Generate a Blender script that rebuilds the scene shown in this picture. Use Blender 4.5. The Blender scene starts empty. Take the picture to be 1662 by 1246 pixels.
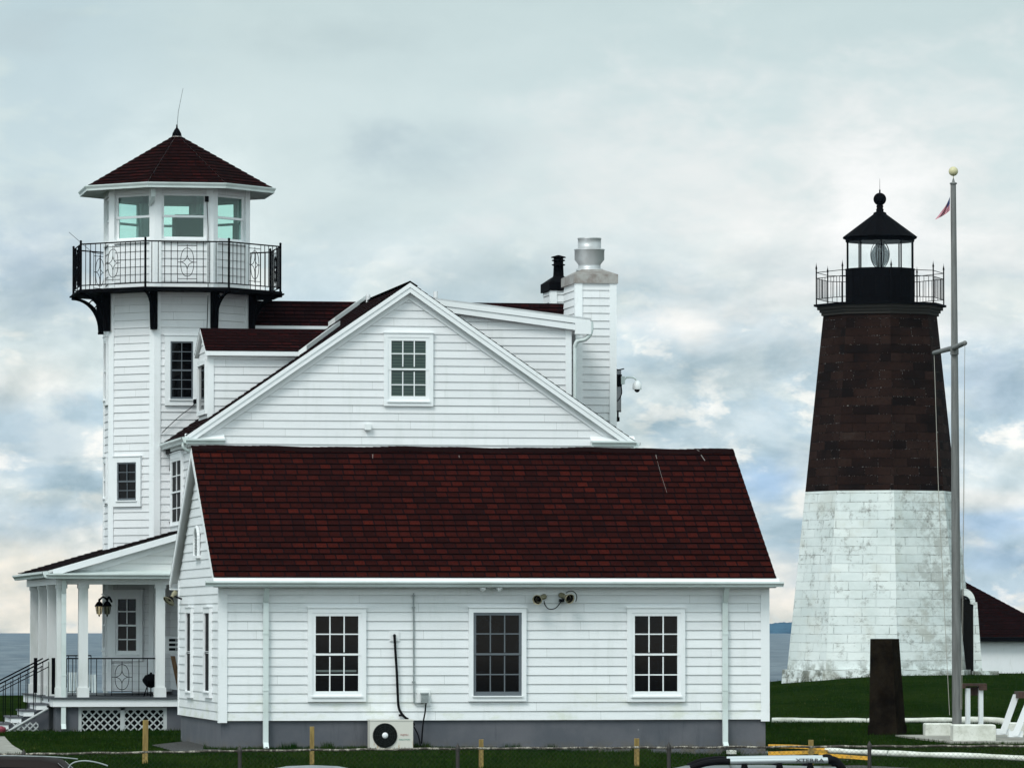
import bpy, bmesh, math, random
from mathutils import Vector as V, Matrix
random.seed(7)
R = math.radians
S = bpy.context.scene
# ------------------------------------------------------------------ camera
F = 8800.0                      # focal length in pixels of a 1662 px wide frame
TH = R(9.6); PITCH = math.atan(392 / F); EYE = 2.24
cam = bpy.data.cameras.new("Camera"); camo = bpy.data.objects.new("Camera", cam)
S.collection.objects.link(camo); S.camera = camo
cam.sensor_width = 36; cam.lens = F / 1662 * 36; cam.clip_start = 1; cam.clip_end = 20000
camo.location = (0, 0, EYE); camo.rotation_euler = (math.pi / 2 + PITCH, 0, -TH)
# ------------------------------------------------------------------ light
S.view_settings.view_transform = 'Standard'; S.view_settings.look = 'None'
S.view_settings.gamma = 1; S.view_settings.exposure = 0.32
SUN_EL, SUN_AZ = 48, 222        # azimuth clockwise from +y (behind the camera, to the left)
su = bpy.data.lights.new("Sun", 'SUN'); su.energy = 1.5; su.angle = R(22); su.color = (1, .985, .95)
suo = bpy.data.objects.new("Sun", su); S.collection.objects.link(suo)
sd = V((math.sin(R(SUN_AZ)) * math.cos(R(SUN_EL)), math.cos(R(SUN_AZ)) * math.cos(R(SUN_EL)), math.sin(R(SUN_EL))))
suo.rotation_euler = sd.to_track_quat('Z', 'Y').to_euler()

def px_dir(px, py): return (TH + (px - 831) / F, (1015 - py) / F)   # azimuth, elevation of a spot in the sky

W = bpy.data.worlds.new("World"); S.world = W; W.use_nodes = True
nt = W.node_tree; nt.nodes.clear()
class NB:
    def __init__(s, nt): s.nt = nt
    def n(s, t, **k):
        x = s.nt.nodes.new(t)
        for a, b in k.items():
            if a == 'i':
                for kk, vv in b.items():
                    if hasattr(vv, 'is_linked') or isinstance(vv, bpy.types.NodeSocket): s.nt.links.new(vv, x.inputs[kk])
                    else: x.inputs[kk].default_value = vv
            else: setattr(x, a, b)
        return x
    def m(s, op, a, b=0.0, c=0.0, clamp=False):
        x = s.n('ShaderNodeMath', operation=op, use_clamp=clamp)
        for i, q in enumerate((a, b, c)):
            if isinstance(q, bpy.types.NodeSocket): s.nt.links.new(q, x.inputs[i])
            else: x.inputs[i].default_value = q
        return x.outputs[0]
    def mix(s, f, a, b, blend='MIX'):
        x = s.n('ShaderNodeMix', data_type='RGBA', blend_type=blend)
        for i, q in ((0, f), (6, a), (7, b)):
            if isinstance(q, bpy.types.NodeSocket): s.nt.links.new(q, x.inputs[i])
            else: x.inputs[i].default_value = q if i == 0 else (*q[:3], 1)
        return x.outputs[2]
    def ramp(s, f, stops, interp='LINEAR'):
        x = s.n('ShaderNodeValToRGB'); x.color_ramp.interpolation = interp
        el = x.color_ramp.elements
        while len(el) < len(stops): el.new(0.5)
        for e, (p, c) in zip(el, stops):
            e.position = p; e.color = (*c, 1) if not isinstance(c, (int, float)) else (c, c, c, 1)
        s.nt.links.new(f, x.inputs[0]); return x.outputs[0]
    def noise(s, vec, scale, detail=4, rough=.5, dist=0):
        x = s.n('ShaderNodeTexNoise', i={'Scale': scale, 'Detail': detail, 'Roughness': rough, 'Distortion': dist})
        if vec is not None: s.nt.links.new(vec, x.inputs['Vector'])
        return x.outputs[0]
    def mr(s, v, a, b, c=0.0, d=1.0, smooth=True):
        x = s.n('ShaderNodeMapRange', interpolation_type='SMOOTHSTEP' if smooth else 'LINEAR',
                i={'Value': v, 'From Min': a, 'From Max': b, 'To Min': c, 'To Max': d})
        return x.outputs[0]
b = NB(nt)
tc = b.n('ShaderNodeTexCoord'); sep = b.n('ShaderNodeSeparateXYZ', i={0: tc.outputs['Generated']})
az = b.m('ARCTAN2', sep.outputs[0], sep.outputs[1]); el = b.m('ARCSINE', sep.outputs[2])
def cloud_vec(kx, ky, ox=0., oy=0.):
    c = b.n('ShaderNodeCombineXYZ', i={0: b.m('MULTIPLY_ADD', az, kx, ox), 1: b.m('MULTIPLY_ADD', el, ky, oy), 2: 0.3})
    return c.outputs[0]
def blob(px, py, rx, ry, wob=0.0):
    a0, e0 = px_dir(px, py)
    dx = b.m('DIVIDE', b.m('SUBTRACT', az, a0), rx / F); dy = b.m('DIVIDE', b.m('SUBTRACT', el, e0), ry / F)
    d = b.m('SQRT', b.m('ADD', b.m('MULTIPLY', dx, dx), b.m('MULTIPLY', dy, dy)))
    if wob: d = b.m('ADD', d, b.m('MULTIPLY', b.m('SUBTRACT', nfine, .5), wob))
    return b.mr(d, 1.0, 0.0, 0.0, 1.0)
nlow = b.noise(cloud_vec(20, 36, 3.1, 1.7), 1.0, 3, .5, .4)
nmid = b.noise(cloud_vec(42, 80, 1.3, 7.7), 1.0, 6, .55, .3)
nfine = b.noise(cloud_vec(70, 130, 5.3, 2.2), 1.0, 8, .6, .2)
elp = b.mr(el, 0, .12, 0, 1, False)
basec = b.ramp(elp, [(0, (.92, .87, .75)), (.08, (.86, .85, .79)), (.2, (.68, .77, .79)), (.5, (.64, .74, .755)), (.8, (.60, .71, .72)), (1, (.52, .635, .64))])
# blue-grey gaps in the cloud low down and to the left
gapm = b.mr(b.m('ADD', b.m('MULTIPLY', nmid, .65), b.m('MULTIPLY', nlow, .35)), .46, .545)
low = b.mr(el, .082, .045)
side = b.mr(az, px_dir(420, 0)[0], px_dir(60, 0)[0])
wgt = b.m('MAXIMUM', low, b.m('MULTIPLY', side, .35))
c1 = b.mix(b.m('MULTIPLY', b.m('MULTIPLY', gapm, wgt), .92), basec, (.41, .56, .66))
# bright cumulus edges
edg = b.m('MULTIPLY', b.mr(nfine, .53, .64), b.m('MULTIPLY', low, .75))
c2 = b.mix(edg, c1, (.90, .91, .87))
def dab(cur, px, py, rx, ry, col, amt, wob=1.7):
    return b.mix(b.m('MULTIPLY', blob(px, py, rx, ry, wob), amt), cur, col)
for (px, py, rx, ry, col, amt) in [
        (1400, 360, 620, 360, (.82, .835, .825), .85), (1420, 380, 200, 200, (1.0, 1.0, 1.0), .6), (285, 330, 250, 190, (.78, .88, .88), .5), (980, 300, 330, 200, (.76, .80, .80), .5), (680, 430, 200, 80, (.78, .85, .86), .4),
        (690, 250, 220, 75, (.42, .53, .58), .6), (600, 230, 110, 45, (.38, .48, .54), .35),
        (60, 430, 210, 170, (.38, .49, .60), .75), (40, 620, 130, 70, (.86, .87, .83), .8), (60, 720, 200, 110, (.36, .48, .57), .6),
        (90, 840, 200, 50, (.40, .57, .72), .7), (120, 960, 330, 90, (.95, .88, .74), .9), (780, 450, 260, 90, (.44, .54, .58), .55),
        (1150, 590, 230, 110, (.45, .56, .62), .65), (1110, 520, 120, 60, (.88, .88, .85), .75), (1240, 780, 110, 60, (.36, .55, .80), .8),
        (1620, 620, 130, 110, (.42, .55, .68), .75), (1630, 780, 120, 60, (.62, .76, .84), .5), (1610, 850, 170, 40, (.40, .58, .80), .75),
        (1630, 905, 120, 35, (.36, .52, .70), .7), (1260, 930, 110, 50, (.88, .87, .81), .8), (1600, 810, 150, 28, (.85, .85, .82), .7),
        (1180, 700, 150, 60, (.62, .72, .76), .6), (40, 60, 160, 60, (.45, .54, .57), .4), (1500, 740, 300, 60, (.75, .80, .80), .4),
        (560, 60, 260, 60, (.43, .53, .55), .35), (380, 560, 200, 60, (.58, .68, .72), .5)]:
    c2 = dab(c2, px, py, rx, ry, col, amt)
def relief(kx, ky, ox, oy, up, det=7):
    p = b.noise(cloud_vec(kx, ky, ox, oy), 1.0, det, .58, .35); q = b.noise(cloud_vec(kx, ky, ox - up * .3, oy + up), 1.0, det, .58, .35)
    return b.m('SUBTRACT', p, q)
r1 = relief(26, 50, 2.2, 4.1, .30); r2 = relief(75, 130, 7.7, 1.2, .30)
bandw = b.m('MULTIPLY_ADD', b.mr(el, .085, .04), 1.35, .14)
tex = b.m('MULTIPLY_ADD', b.m('ADD', r1, b.m('MULTIPLY', r2, .32)), b.m('MULTIPLY', bandw, 1.25), 1.03)
tex = b.m('MINIMUM', b.m('MAXIMUM', tex, .72), 1.25)
ctex = b.n('ShaderNodeCombineColor', i={0: tex, 1: b.m('POWER', tex, .80), 2: b.m('POWER', tex, .72)})
c2 = b.mix(1.0, c2, ctex.outputs[0], 'MULTIPLY')
# the overcast is brighter overhead and behind the camera
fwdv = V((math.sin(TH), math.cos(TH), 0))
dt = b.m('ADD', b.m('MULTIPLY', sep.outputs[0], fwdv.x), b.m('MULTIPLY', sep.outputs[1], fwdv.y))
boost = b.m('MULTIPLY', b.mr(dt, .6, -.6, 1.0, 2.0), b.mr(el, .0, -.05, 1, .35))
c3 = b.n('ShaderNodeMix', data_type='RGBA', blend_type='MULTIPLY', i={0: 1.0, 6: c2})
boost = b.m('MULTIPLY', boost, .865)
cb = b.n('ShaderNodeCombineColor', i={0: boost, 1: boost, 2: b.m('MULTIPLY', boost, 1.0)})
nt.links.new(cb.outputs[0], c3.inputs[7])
sky = b.n('ShaderNodeTexSky', sky_type='NISHITA', sun_disc=False, sun_elevation=R(SUN_EL), sun_rotation=R(SUN_AZ))
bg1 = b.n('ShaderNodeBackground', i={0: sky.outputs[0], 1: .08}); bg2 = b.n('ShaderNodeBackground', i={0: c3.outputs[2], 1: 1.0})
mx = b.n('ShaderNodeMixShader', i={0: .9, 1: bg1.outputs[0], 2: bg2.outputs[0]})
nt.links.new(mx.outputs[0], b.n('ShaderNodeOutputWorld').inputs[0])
S.cycles.max_bounces = 8; S.cycles.transparent_max_bounces = 24; S.cycles.volume_bounces = 0

# ------------------------------------------------------------------ survey helpers: a picture bearing met with a real plane
CAMP = V((0, 0, EYE)); FW = V((math.sin(TH), math.cos(TH), 0)); RT = V((math.cos(TH), -math.sin(TH), 0)); UP = V((0, 0, 1))
def ray(px, py):
    u, v = (px - 831) / F, (623 - py) / F; cp, sp = math.cos(PITCH), math.sin(PITCH)
    return FW * (cp - v * sp) + UP * (sp + v * cp) + RT * u
def hit(px, py, P0, N):
    d = ray(px, py); return CAMP + d * ((P0 - CAMP).dot(N) / d.dot(N))
def YP(px, py, y): return hit(px, py, V((0, y, 0)), V((0, 1, 0)))
def XP(px, py, x): return hit(px, py, V((x, 0, 0)), V((1, 0, 0)))
def ZD(px, py, Z): return hit(px, py, CAMP + FW * Z, FW)          # at a given distance
def gp(Z, L, z=0): q = FW * Z + RT * L; return V((q.x, q.y, z))
def sstep(a, c, x):
    t = min(1, max(0, (x - a) / (c - a))); return t * t * (3 - 2 * t)
def terr(x, y):
    q = V((x, y, 0)); Z = q.dot(FW); L = q.dot(RT)
    z = sstep(125, 176, Z) * sstep(4, 13, L) * .64
    z -= .17 * sstep(-2, 5, L) * (1 - sstep(101, 116, Z))
    z += .10 * sstep(100, 112, Z) * (1 - sstep(-6, 0, L))
    z += .012 * math.sin(x * .9) * math.sin(y * .7 + x * .3)
    edge = 168 + 16 * sstep(-2, 8, L)
    z -= 8 * sstep(edge, edge + 12, Z)
    k = 1 - sstep(81.9, 84.4, Z)
    return z * (1 - k) + (-1.49) * k

# ------------------------------------------------------------------ mesh builder
WL = {}; SHEETS = []
class MB:
    def __init__(s): s.v = []; s.f = []; s.uv = []; s.sm = []; s.mi = []; s.cm = 0
    def face(s, pts, uv=None, smooth=False):
        k = len(s.v); s.v += [V(p) for p in pts]; s.f.append(list(range(k, k + len(pts))))
        s.uv.append(uv or [((p[0] + p[1]), p[2]) for p in pts]); s.sm.append(smooth); s.mi.append(s.cm)
    def add(s, vs, fs, smooth=False, uvs=None):
        k = len(s.v); s.v += [V(p) for p in vs]
        for i, f in enumerate(fs):
            s.f.append([k + q for q in f]); s.sm.append(smooth); s.mi.append(s.cm)
            s.uv.append(uvs[i] if uvs else [(vs[q][0] + vs[q][1], vs[q][2]) for q in f])
    def hexa(s, p):   # 8 corners, bottom 4 ccw then top 4
        s.add(p, [(3, 2, 1, 0), (4, 5, 6, 7), (0, 1, 5, 4), (1, 2, 6, 5), (2, 3, 7, 6), (3, 0, 4, 7)])
    def box(s, a, c):
        x0, y0, z0 = [min(a[i], c[i]) for i in range(3)]; x1, y1, z1 = [max(a[i], c[i]) for i in range(3)]
        s.hexa([(x0, y0, z0), (x1, y0, z0), (x1, y1, z0), (x0, y1, z0), (x0, y0, z1), (x1, y0, z1), (x1, y1, z1), (x0, y1, z1)])
    def fb(s, fc, s0, s1, t0, t1, n0, n1):   # box on a face frame
        P = fc.P
        s.hexa([P(s0, t0, n1), P(s1, t0, n1), P(s1, t0, n0), P(s0, t0, n0), P(s0, t1, n1), P(s1, t1, n1), P(s1, t1, n0), P(s0, t1, n0)])
    def prism(s, pts, off):   # polygon swept along off
        pts = [V(p) for p in pts]; q = [p + V(off) for p in pts]; n = len(pts)
        s.add(pts + q, [tuple(range(n)), tuple(range(2 * n - 1, n - 1, -1))] + [(i, i + n, (i + 1) % n + n, (i + 1) % n) for i in range(n)])
    def cyl(s, p0, p1, r0, r1=None, n=10, caps=True, smooth=True):
        r1 = r0 if r1 is None else r1; p0, p1 = V(p0), V(p1); d = (p1 - p0)
        if d.length < 1e-6: return
        d.normalize(); a = d.orthogonal().normalized(); c = d.cross(a)
        vs = [p0 + (a * math.cos(6.28318 * i / n) + c * math.sin(6.28318 * i / n)) * r0 for i in range(n)] + \
             [p1 + (a * math.cos(6.28318 * i / n) + c * math.sin(6.28318 * i / n)) * r1 for i in range(n)]
        s.add(vs, [(i, (i + 1) % n, (i + 1) % n + n, i + n) for i in range(n)], smooth)
        if caps:
            if r0 > 1e-5: s.add(vs[:n], [tuple(range(n - 1, -1, -1))])
            if r1 > 1e-5: s.add(vs[n:], [tuple(range(n))])
    def tube(s, pts, r, n=5):
        pts = [V(p) for p in pts]
        N = len(pts); vs = []; up = None
        for i in range(N):
            d = (pts[min(i + 1, N - 1)] - pts[max(i - 1, 0)]).normalized()
            if up is None: up = d.orthogonal().normalized()
            a = (up - d * up.dot(d)); a = a.normalized() if a.length > 1e-4 else d.orthogonal().normalized(); up = a; c = d.cross(a)
            rr = r[i] if isinstance(r, (list, tuple)) else r
            vs += [pts[i] + (a * math.cos(6.28318 * k / n) + c * math.sin(6.28318 * k / n)) * rr for k in range(n)]
        fs = [(i * n + k, i * n + (k + 1) % n, (i + 1) * n + (k + 1) % n, (i + 1) * n + k) for i in range(N - 1) for k in range(n)]
        s.add(vs, fs, True); s.add(vs[:n], [tuple(range(n - 1, -1, -1))]); s.add(vs[-n:], [tuple(range(n))])
    def lathe(s, c, prof, n=24, smooth=True, axis=None, cap=True):
        c = V(c); ax = V(axis).normalized() if axis else UP; a = ax.orthogonal().normalized() if axis else V((1, 0, 0)); d = ax.cross(a)
        vs = []; fs = []
        for (r, z) in prof: vs += [c + ax * z + (a * math.cos(6.28318 * k / n) + d * math.sin(6.28318 * k / n)) * r for k in range(n)]
        for i in range(len(prof) - 1):
            for k in range(n): fs.append((i * n + k, i * n + (k + 1) % n, (i + 1) * n + (k + 1) % n, (i + 1) * n + k))
        s.add(vs, fs, smooth)
        if cap and prof[0][0] > 1e-3: s.add(vs[:n], [tuple(range(n - 1, -1, -1))])
        if cap and prof[-1][0] > 1e-3: s.add(vs[-n:], [tuple(range(n))])
    def sphere(s, c, r, n=16, m=10, sz=1.0):
        s.lathe(c, [(max(r * math.sin(math.pi * i / m), 1e-4), -r * sz * math.cos(math.pi * i / m)) for i in range(m + 1)], n)
    def build(s, name, mat, parent=None, label=None, origin=None, kind=None):
        me = bpy.data.meshes.new(name)
        if parent is not None: o0 = WL[parent.name]
        elif origin is not None: o0 = V(origin)
        else:
            xs = [p.x for p in s.v]; ys = [p.y for p in s.v]; zs = [p.z for p in s.v]
            o0 = V(((min(xs) + max(xs)) / 2, (min(ys) + max(ys)) / 2, min(zs)))
        me.from_pydata([tuple(p - o0) for p in s.v], [], s.f)
        ul = me.uv_layers.new(name='UVMap'); i = 0
        for q in s.uv:
            for t in q: ul.data[i].uv = t; i += 1
        for p, sm, mi in zip(me.polygons, s.sm, s.mi): p.use_smooth = sm; p.material_index = mi
        for m in (mat if isinstance(mat, (list, tuple)) else [mat]): me.materials.append(m)
        o = bpy.data.objects.new(name, me); S.collection.objects.link(o)
        if parent is not None: o.parent = parent
        else: o.location = o0
        WL[o.name] = o0
        if label: o['label'] = label
        if kind: o['kind'] = kind
        return o
def thing(name, label, cat, loc, group=None):
    o = bpy.data.objects.new(name, None); S.collection.objects.link(o); o.location = loc; WL[o.name] = V(loc)
    o.empty_display_size = .3; tag(o, label, cat, group); return o
def tag(o, label, cat, group=None):
    o['label'] = label; o['category'] = cat
    if group: o['group'] = group
    return o
def text_mb(mb, txt, size, fn, depth=.004, bold=0.0):
    cu = bpy.data.curves.new('t', 'FONT'); cu.body = txt; cu.size = size; cu.extrude = depth; cu.offset = bold; cu.align_x = 'CENTER'; cu.align_y = 'CENTER'; cu.resolution_u = 2
    ob = bpy.data.objects.new('t', cu); S.collection.objects.link(ob); dg = bpy.context.evaluated_depsgraph_get()
    me = bpy.data.meshes.new_from_object(ob.evaluated_get(dg))
    mb.add([fn(v.co) for v in me.vertices], [tuple(p.vertices) for p in me.polygons])
    bpy.data.objects.remove(ob); bpy.data.meshes.remove(me); bpy.data.curves.remove(cu)
class Face:
    def __init__(s, O, U, N, Vv=None): s.O = V(O); s.U = V(U).normalized(); s.N = V(N).normalized(); s.V = V(Vv).normalized() if Vv else UP
    def P(s, a, t, n=0.0): return s.O + s.U * a + s.V * t + s.N * n
    def px(s, x, y, n=0.0):
        q = hit(x, y, s.O + s.N * n, s.N) - s.O; return q.dot(s.U), q.dot(s.V)
    def rect(s, x0, x1, y0, y1):
        a = [s.px(x0, y0), s.px(x1, y0), s.px(x1, y1), s.px(x0, y1)]
        return (a[0][0] + a[3][0]) / 2, (a[1][0] + a[2][0]) / 2, (a[2][1] + a[3][1]) / 2, (a[0][1] + a[1][1]) / 2
def clipb(poly, lo, hi):
    def cut(P, k, sg):
        out = []
        for i in range(len(P)):
            a, c = P[i], P[(i + 1) % len(P)]; da, dc = sg * (a[1] - k), sg * (c[1] - k)
            if da >= 0: out.append(a)
            if da * dc < 0:
                t = da / (da - dc); out.append((a[0] + t * (c[0] - a[0]), a[1] + t * (c[1] - a[1])))
        return out
    P = cut(poly, lo, 1)
    return cut(P, hi, -1) if len(P) > 2 else []
def lap(mb, fc, poly, reveal, lip, t0=0.0, base=.003, jit=0.0):
    """overlapping courses (clapboards, shingles): real wedge geometry clipped to a convex outline"""
    tmin = min(p[1] for p in poly); tmax = max(p[1] for p in poly)
    k = math.floor((tmin - t0) / reveal); sh = random.random() * 50
    while t0 + k * reveal < tmax - 1e-6:
        sh = random.random() * 50; lo = t0 + k * reveal; hi = lo + reveal; Q = clipb(poly, lo, hi); L = lip * (1 + random.uniform(-jit, jit))
        if len(Q) > 2:
            off = [base + L * (1 - (q[1] - lo) / reveal) for q in Q]
            mb.face([fc.P(q[0], q[1], o) for q, o in zip(Q, off)], [(q[0] + sh, q[1] - t0) for q in Q])
            for i in range(len(Q)):
                a, c = Q[i], Q[(i + 1) % len(Q)]
                if abs(a[1] - c[1]) < 1e-6 and a[1] < (lo + hi) / 2 and abs(a[0] - c[0]) > 1e-4:
                    o = off[i]
                    mb.face([fc.P(a[0], a[1], base), fc.P(c[0], c[1], base), fc.P(c[0], c[1], o), fc.P(a[0], a[1], o)], [(a[0] + sh, a[1] - t0), (c[0] + sh, c[1] - t0), (c[0] + sh, c[1] - t0), (a[0] + sh, a[1] - t0)])
        k += 1

# ------------------------------------------------------------------ materials
def mat(name, col, rough=.6, metal=0, spec=.5, fn=None, alpha=None):
    m = bpy.data.materials.new(name); m.use_nodes = True; t = m.node_tree; t.nodes.clear(); b = NB(t)
    p = b.n('ShaderNodeBsdfPrincipled', i={'Base Color': (*col, 1), 'Roughness': rough, 'Metallic': metal, 'Specular IOR Level': spec})
    t.links.new(p.outputs[0], b.n('ShaderNodeOutputMaterial').inputs[0])
    if fn: fn(b, p, t)
    return m
def setc(t, p, c): t.links.new(c, p.inputs['Base Color'])
def bump(b, t, p, h, strength=.3, dist=.01):
    x = b.n('ShaderNodeBump', i={'Height': h, 'Strength': strength, 'Distance': dist}); t.links.new(x.outputs[0], p.inputs['Normal'])
def oc(b): return b.n('ShaderNodeTexCoord').outputs['Object']
def uvc(b): return b.n('ShaderNodeTexCoord').outputs['UV']
def stretched(b, v, sx, sy, sz): return b.n('ShaderNodeMapping', i={0: v, 3: (sx, sy, sz)}).outputs[0]
def f_siding(green=0.0, base=(.80, .81, .82)):
    def fn(b, p, t):
        v = oc(b)
        n1 = b.noise(stretched(b, v, 1, 1, 6), 1.2, 5, .6); n2 = b.noise(stretched(b, v, 5, 5, .7), 1.0, 6, .65); n3 = b.noise(v, 14, 4, .7)
        c = b.mix(b.mr(n1, .35, .75, 0, .30), base, tuple(x * .86 for x in base))
        c = b.mix(b.mr(n2, .52, .78, 0, .35), c, (.60, .62, .60))
        c = b.mix(b.mr(n3, .60, .80, 0, .15), c, (.55, .53, .48))
        if green:
            sx = b.n('ShaderNodeSeparateXYZ', i={0: v}).outputs[2]
            k = b.m('MULTIPLY', b.mr(b.noise(stretched(b, v, 1.3, 1, 2.5), 1.1, 6, .7), .47, .66), b.mr(sx, green, green * .45))
            c = b.mix(b.m('MULTIPLY', k, .42), c, (.55, .58, .40))
        bb = b.n('ShaderNodeTexBrick', offset=.37, offset_frequency=3, i={'Vector': uvc(b), 'Color1': (.93, .93, .93, 1), 'Color2': (1, 1, 1, 1), 'Mortar': (.62, .62, .60, 1), 'Scale': 1.0, 'Mortar Size': .0035, 'Mortar Smooth': .2, 'Brick Width': 3.05, 'Row Height': .1631})
        c = b.mix(1.0, c, bb.outputs[0], 'MULTIPLY')
        n4 = b.noise(stretched(b, v, 2.0, 2.0, .45), 1.0, 6, .7); c = b.mix(b.m('MULTIPLY', b.mr(n4, .56, .70), .22), c, (.50, .52, .50))
        setc(t, p, c); bump(b, t, p, b.m('ADD', b.noise(stretched(b, v, 3, 3, 30), 3, 4, .6), b.m('MULTIPLY', b.noise(stretched(b, v, .9, .9, 3), 1.5, 3, .5), 2.0)), .30, .006)
    return fn
M = {}
def f_wpost_w(b, p, t): setc(t, p, b.mix(b.noise(oc(b), 6, 4, .7), (.30, .34, .34), (.50, .54, .54)))
M['siding'] = mat('white_painted_clapboard', (.8, .8, .8), .55, fn=f_siding(1.3))
M['siding_plain'] = mat('white_clapboard_weathered', (.8, .8, .8), .55, fn=f_siding(0, (.78, .78, .79)))
M['siding_porch'] = mat('white_porch_board', (.8, .8, .8), .6, fn=f_siding(0, (.72, .72, .71)))
M['column'] = mat('white_column_paint', (.72, .72, .71), .5, fn=lambda b, p, t: setc(t, p, b.mix(b.mr(b.noise(stretched(b, oc(b), 3, 3, .8), 1.2, 5, .6), .4, .7), (.72, .73, .73), (.58, .60, .58))))
M['lattice'] = mat('greyish_lattice_paint', (.45, .47, .47), .7)
M['weathered'] = mat('weathered_white_wood', (.42, .46, .46), .8, fn=f_wpost_w)
def f_trim(b, p, t):
    v = oc(b); n = b.noise(v, 2.3, 6, .6); n2 = b.noise(stretched(b, v, 8, 8, 1.2), 1.3, 5, .7)
    c = b.mix(b.mr(n, .4, .75, 0, .3), (.82, .83, .84), (.70, .73, .72)); c = b.mix(b.mr(n2, .55, .8, 0, .35), c, (.55, .57, .52))
    setc(t, p, c)
M['trim'] = mat('white_painted_trim', (.8, .8, .8), .45, fn=f_trim)
M['gutter'] = mat('pale_green_white_aluminium', (.62, .68, .66), .4, fn=lambda b, p, t: setc(t, p, b.mix(b.mr(b.noise(stretched(b, oc(b), .8, 1, 1), 2, 5, .6), .4, .7, 0, .6), (.64, .70, .69), (.48, .54, .50))))
M['soffit'] = mat('soffit_board', (.62, .63, .62), .6)
def f_shingle(lo, hi, bw, rh, dark=1.0):
    def fn(b, p, t):
        v = uvc(b)
        n = b.noise(oc(b), 30, 3, .7)
        vd = b.n('ShaderNodeVectorMath', operation='ADD', i={0: v, 1: b.n('ShaderNodeVectorMath', operation='SCALE', i={0: b.n('ShaderNodeTexNoise', i={'Vector': v, 'Scale': 9.0, 'Detail': 2.0}).outputs[1], 'Scale': .018}).outputs[0]}).outputs[0]
        br = b.n('ShaderNodeTexBrick', offset=.5, offset_frequency=2, squash=1.0, i={'Vector': vd, 'Color1': (0, 0, 0, 1), 'Color2': (1, 1, 1, 1), 'Mortar': (0, 0, 0, 1), 'Scale': 1.0, 'Mortar Size': .020, 'Mortar Smooth': .8, 'Bias': 0.0, 'Brick Width': bw, 'Row Height': rh})
        big = b.noise(oc(b), .9, 4, .6)
        f = b.m('MULTIPLY_ADD', b.m('POWER', br.outputs[0], 1.2), .85, b.m('MULTIPLY_ADD', big, .7, -.24), clamp=True)
        c = b.ramp(f, [(0, lo), (.3, tuple((x * .78 + y * .22) for x, y in zip(lo, hi))), (.62, tuple((x * .62 + y * .38) for x, y in zip(lo, hi))), (.85, tuple((x * .35 + y * .65) for x, y in zip(lo, hi))), (1, hi)])
        c = b.mix(b.mr(n, .35, .65, 0, .55), c, (lo[0] * .5, lo[1] * .6, lo[2] * .6))
        c = b.mix(br.outputs[1], c, (.006, .003, .004))
        sx = b.n('ShaderNodeSeparateXYZ', i={0: v}).outputs[1]
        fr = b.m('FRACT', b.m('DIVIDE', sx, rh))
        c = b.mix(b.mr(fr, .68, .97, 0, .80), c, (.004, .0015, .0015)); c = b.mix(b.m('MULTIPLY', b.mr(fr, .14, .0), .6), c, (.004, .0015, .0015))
        setc(t, p, c); bump(b, t, p, b.m('ADD', b.m('MULTIPLY', n, .5), b.m('MULTIPLY', br.outputs[1], -1.0)), .6, .008)
    return fn
def f_iron(b, p, t): setc(t, p, b.mix(b.mr(b.noise(oc(b), 9, 4, .7), .5, .8, 0, .35), (.003, .003, .004), (.018, .011, .008)))
M['iron'] = mat('black_painted_iron', (.01, .01, .01), .7, spec=.02, fn=f_iron)
M['blackpipe'] = mat('black_pipe_wrap', (.003, .003, .004), .7, spec=.1)
M['glass'] = mat('dark_window_glass', (.002, .0025, .0035), .05, spec=.12, fn=lambda b, p, t: (setc(t, p, b.mix(b.mr(b.noise(oc(b), 1.8, 4, .6), .5, .7), (.0015, .0015, .002), (.004, .004, .004))), bump(b, t, p, b.noise(oc(b), 1.5, 1, .5), .06, .01)))
M['glassm'] = mat('dark_window_glass_dull', (.003, .003, .004), .5, spec=.02)
M['glassg'] = mat('green_blind_glass', (.02, .045, .04), .15, spec=.3, fn=lambda b, p, t: setc(t, p, b.mix(b.mr(b.m('FRACT', b.m('MULTIPLY', b.n('ShaderNodeSeparateXYZ', i={0: oc(b)}).outputs[2], 16)), .3, .7), (.018, .035, .035), (.045, .075, .060))))
M['sash_dark'] = mat('grey_sash', (.10, .115, .13), .5)
def f_found(b, p, t):
    v = oc(b); c = b.mix(b.mr(b.noise(v, 1.1, 5, .6), .35, .7), (.075, .080, .095), (.11, .11, .125))
    c = b.mix(b.mr(b.noise(v, 7, 5, .7), .62, .8, 0, .5), c, (.05, .045, .05))
    vo = b.n('ShaderNodeTexVoronoi', i={'Vector': v, 'Scale': 1.3, 'Randomness': 1.0}).outputs[0]
    c = b.mix(b.mr(vo, .045, .02), c, (.45, .45, .45)); zz = b.n('ShaderNodeSeparateXYZ', i={0: v}).outputs[2]; c = b.mix(b.m('MULTIPLY', b.mr(zz, .22, -.1), b.mr(b.noise(v, 3.5, 6, .75), .42, .6)), c, (.10, .085, .06)); c = b.mix(b.m('MULTIPLY', b.mr(b.noise(stretched(b, v, 4, 4, .5), 1.0, 5, .7), .56, .7), .4), c, (.04, .045, .055)); setc(t, p, c); bump(b, t, p, b.noise(v, 25, 4, .7), .3, .01)
M['found'] = mat('grey_painted_masonry', (.09, .09, .1), .75, fn=f_found)
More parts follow.
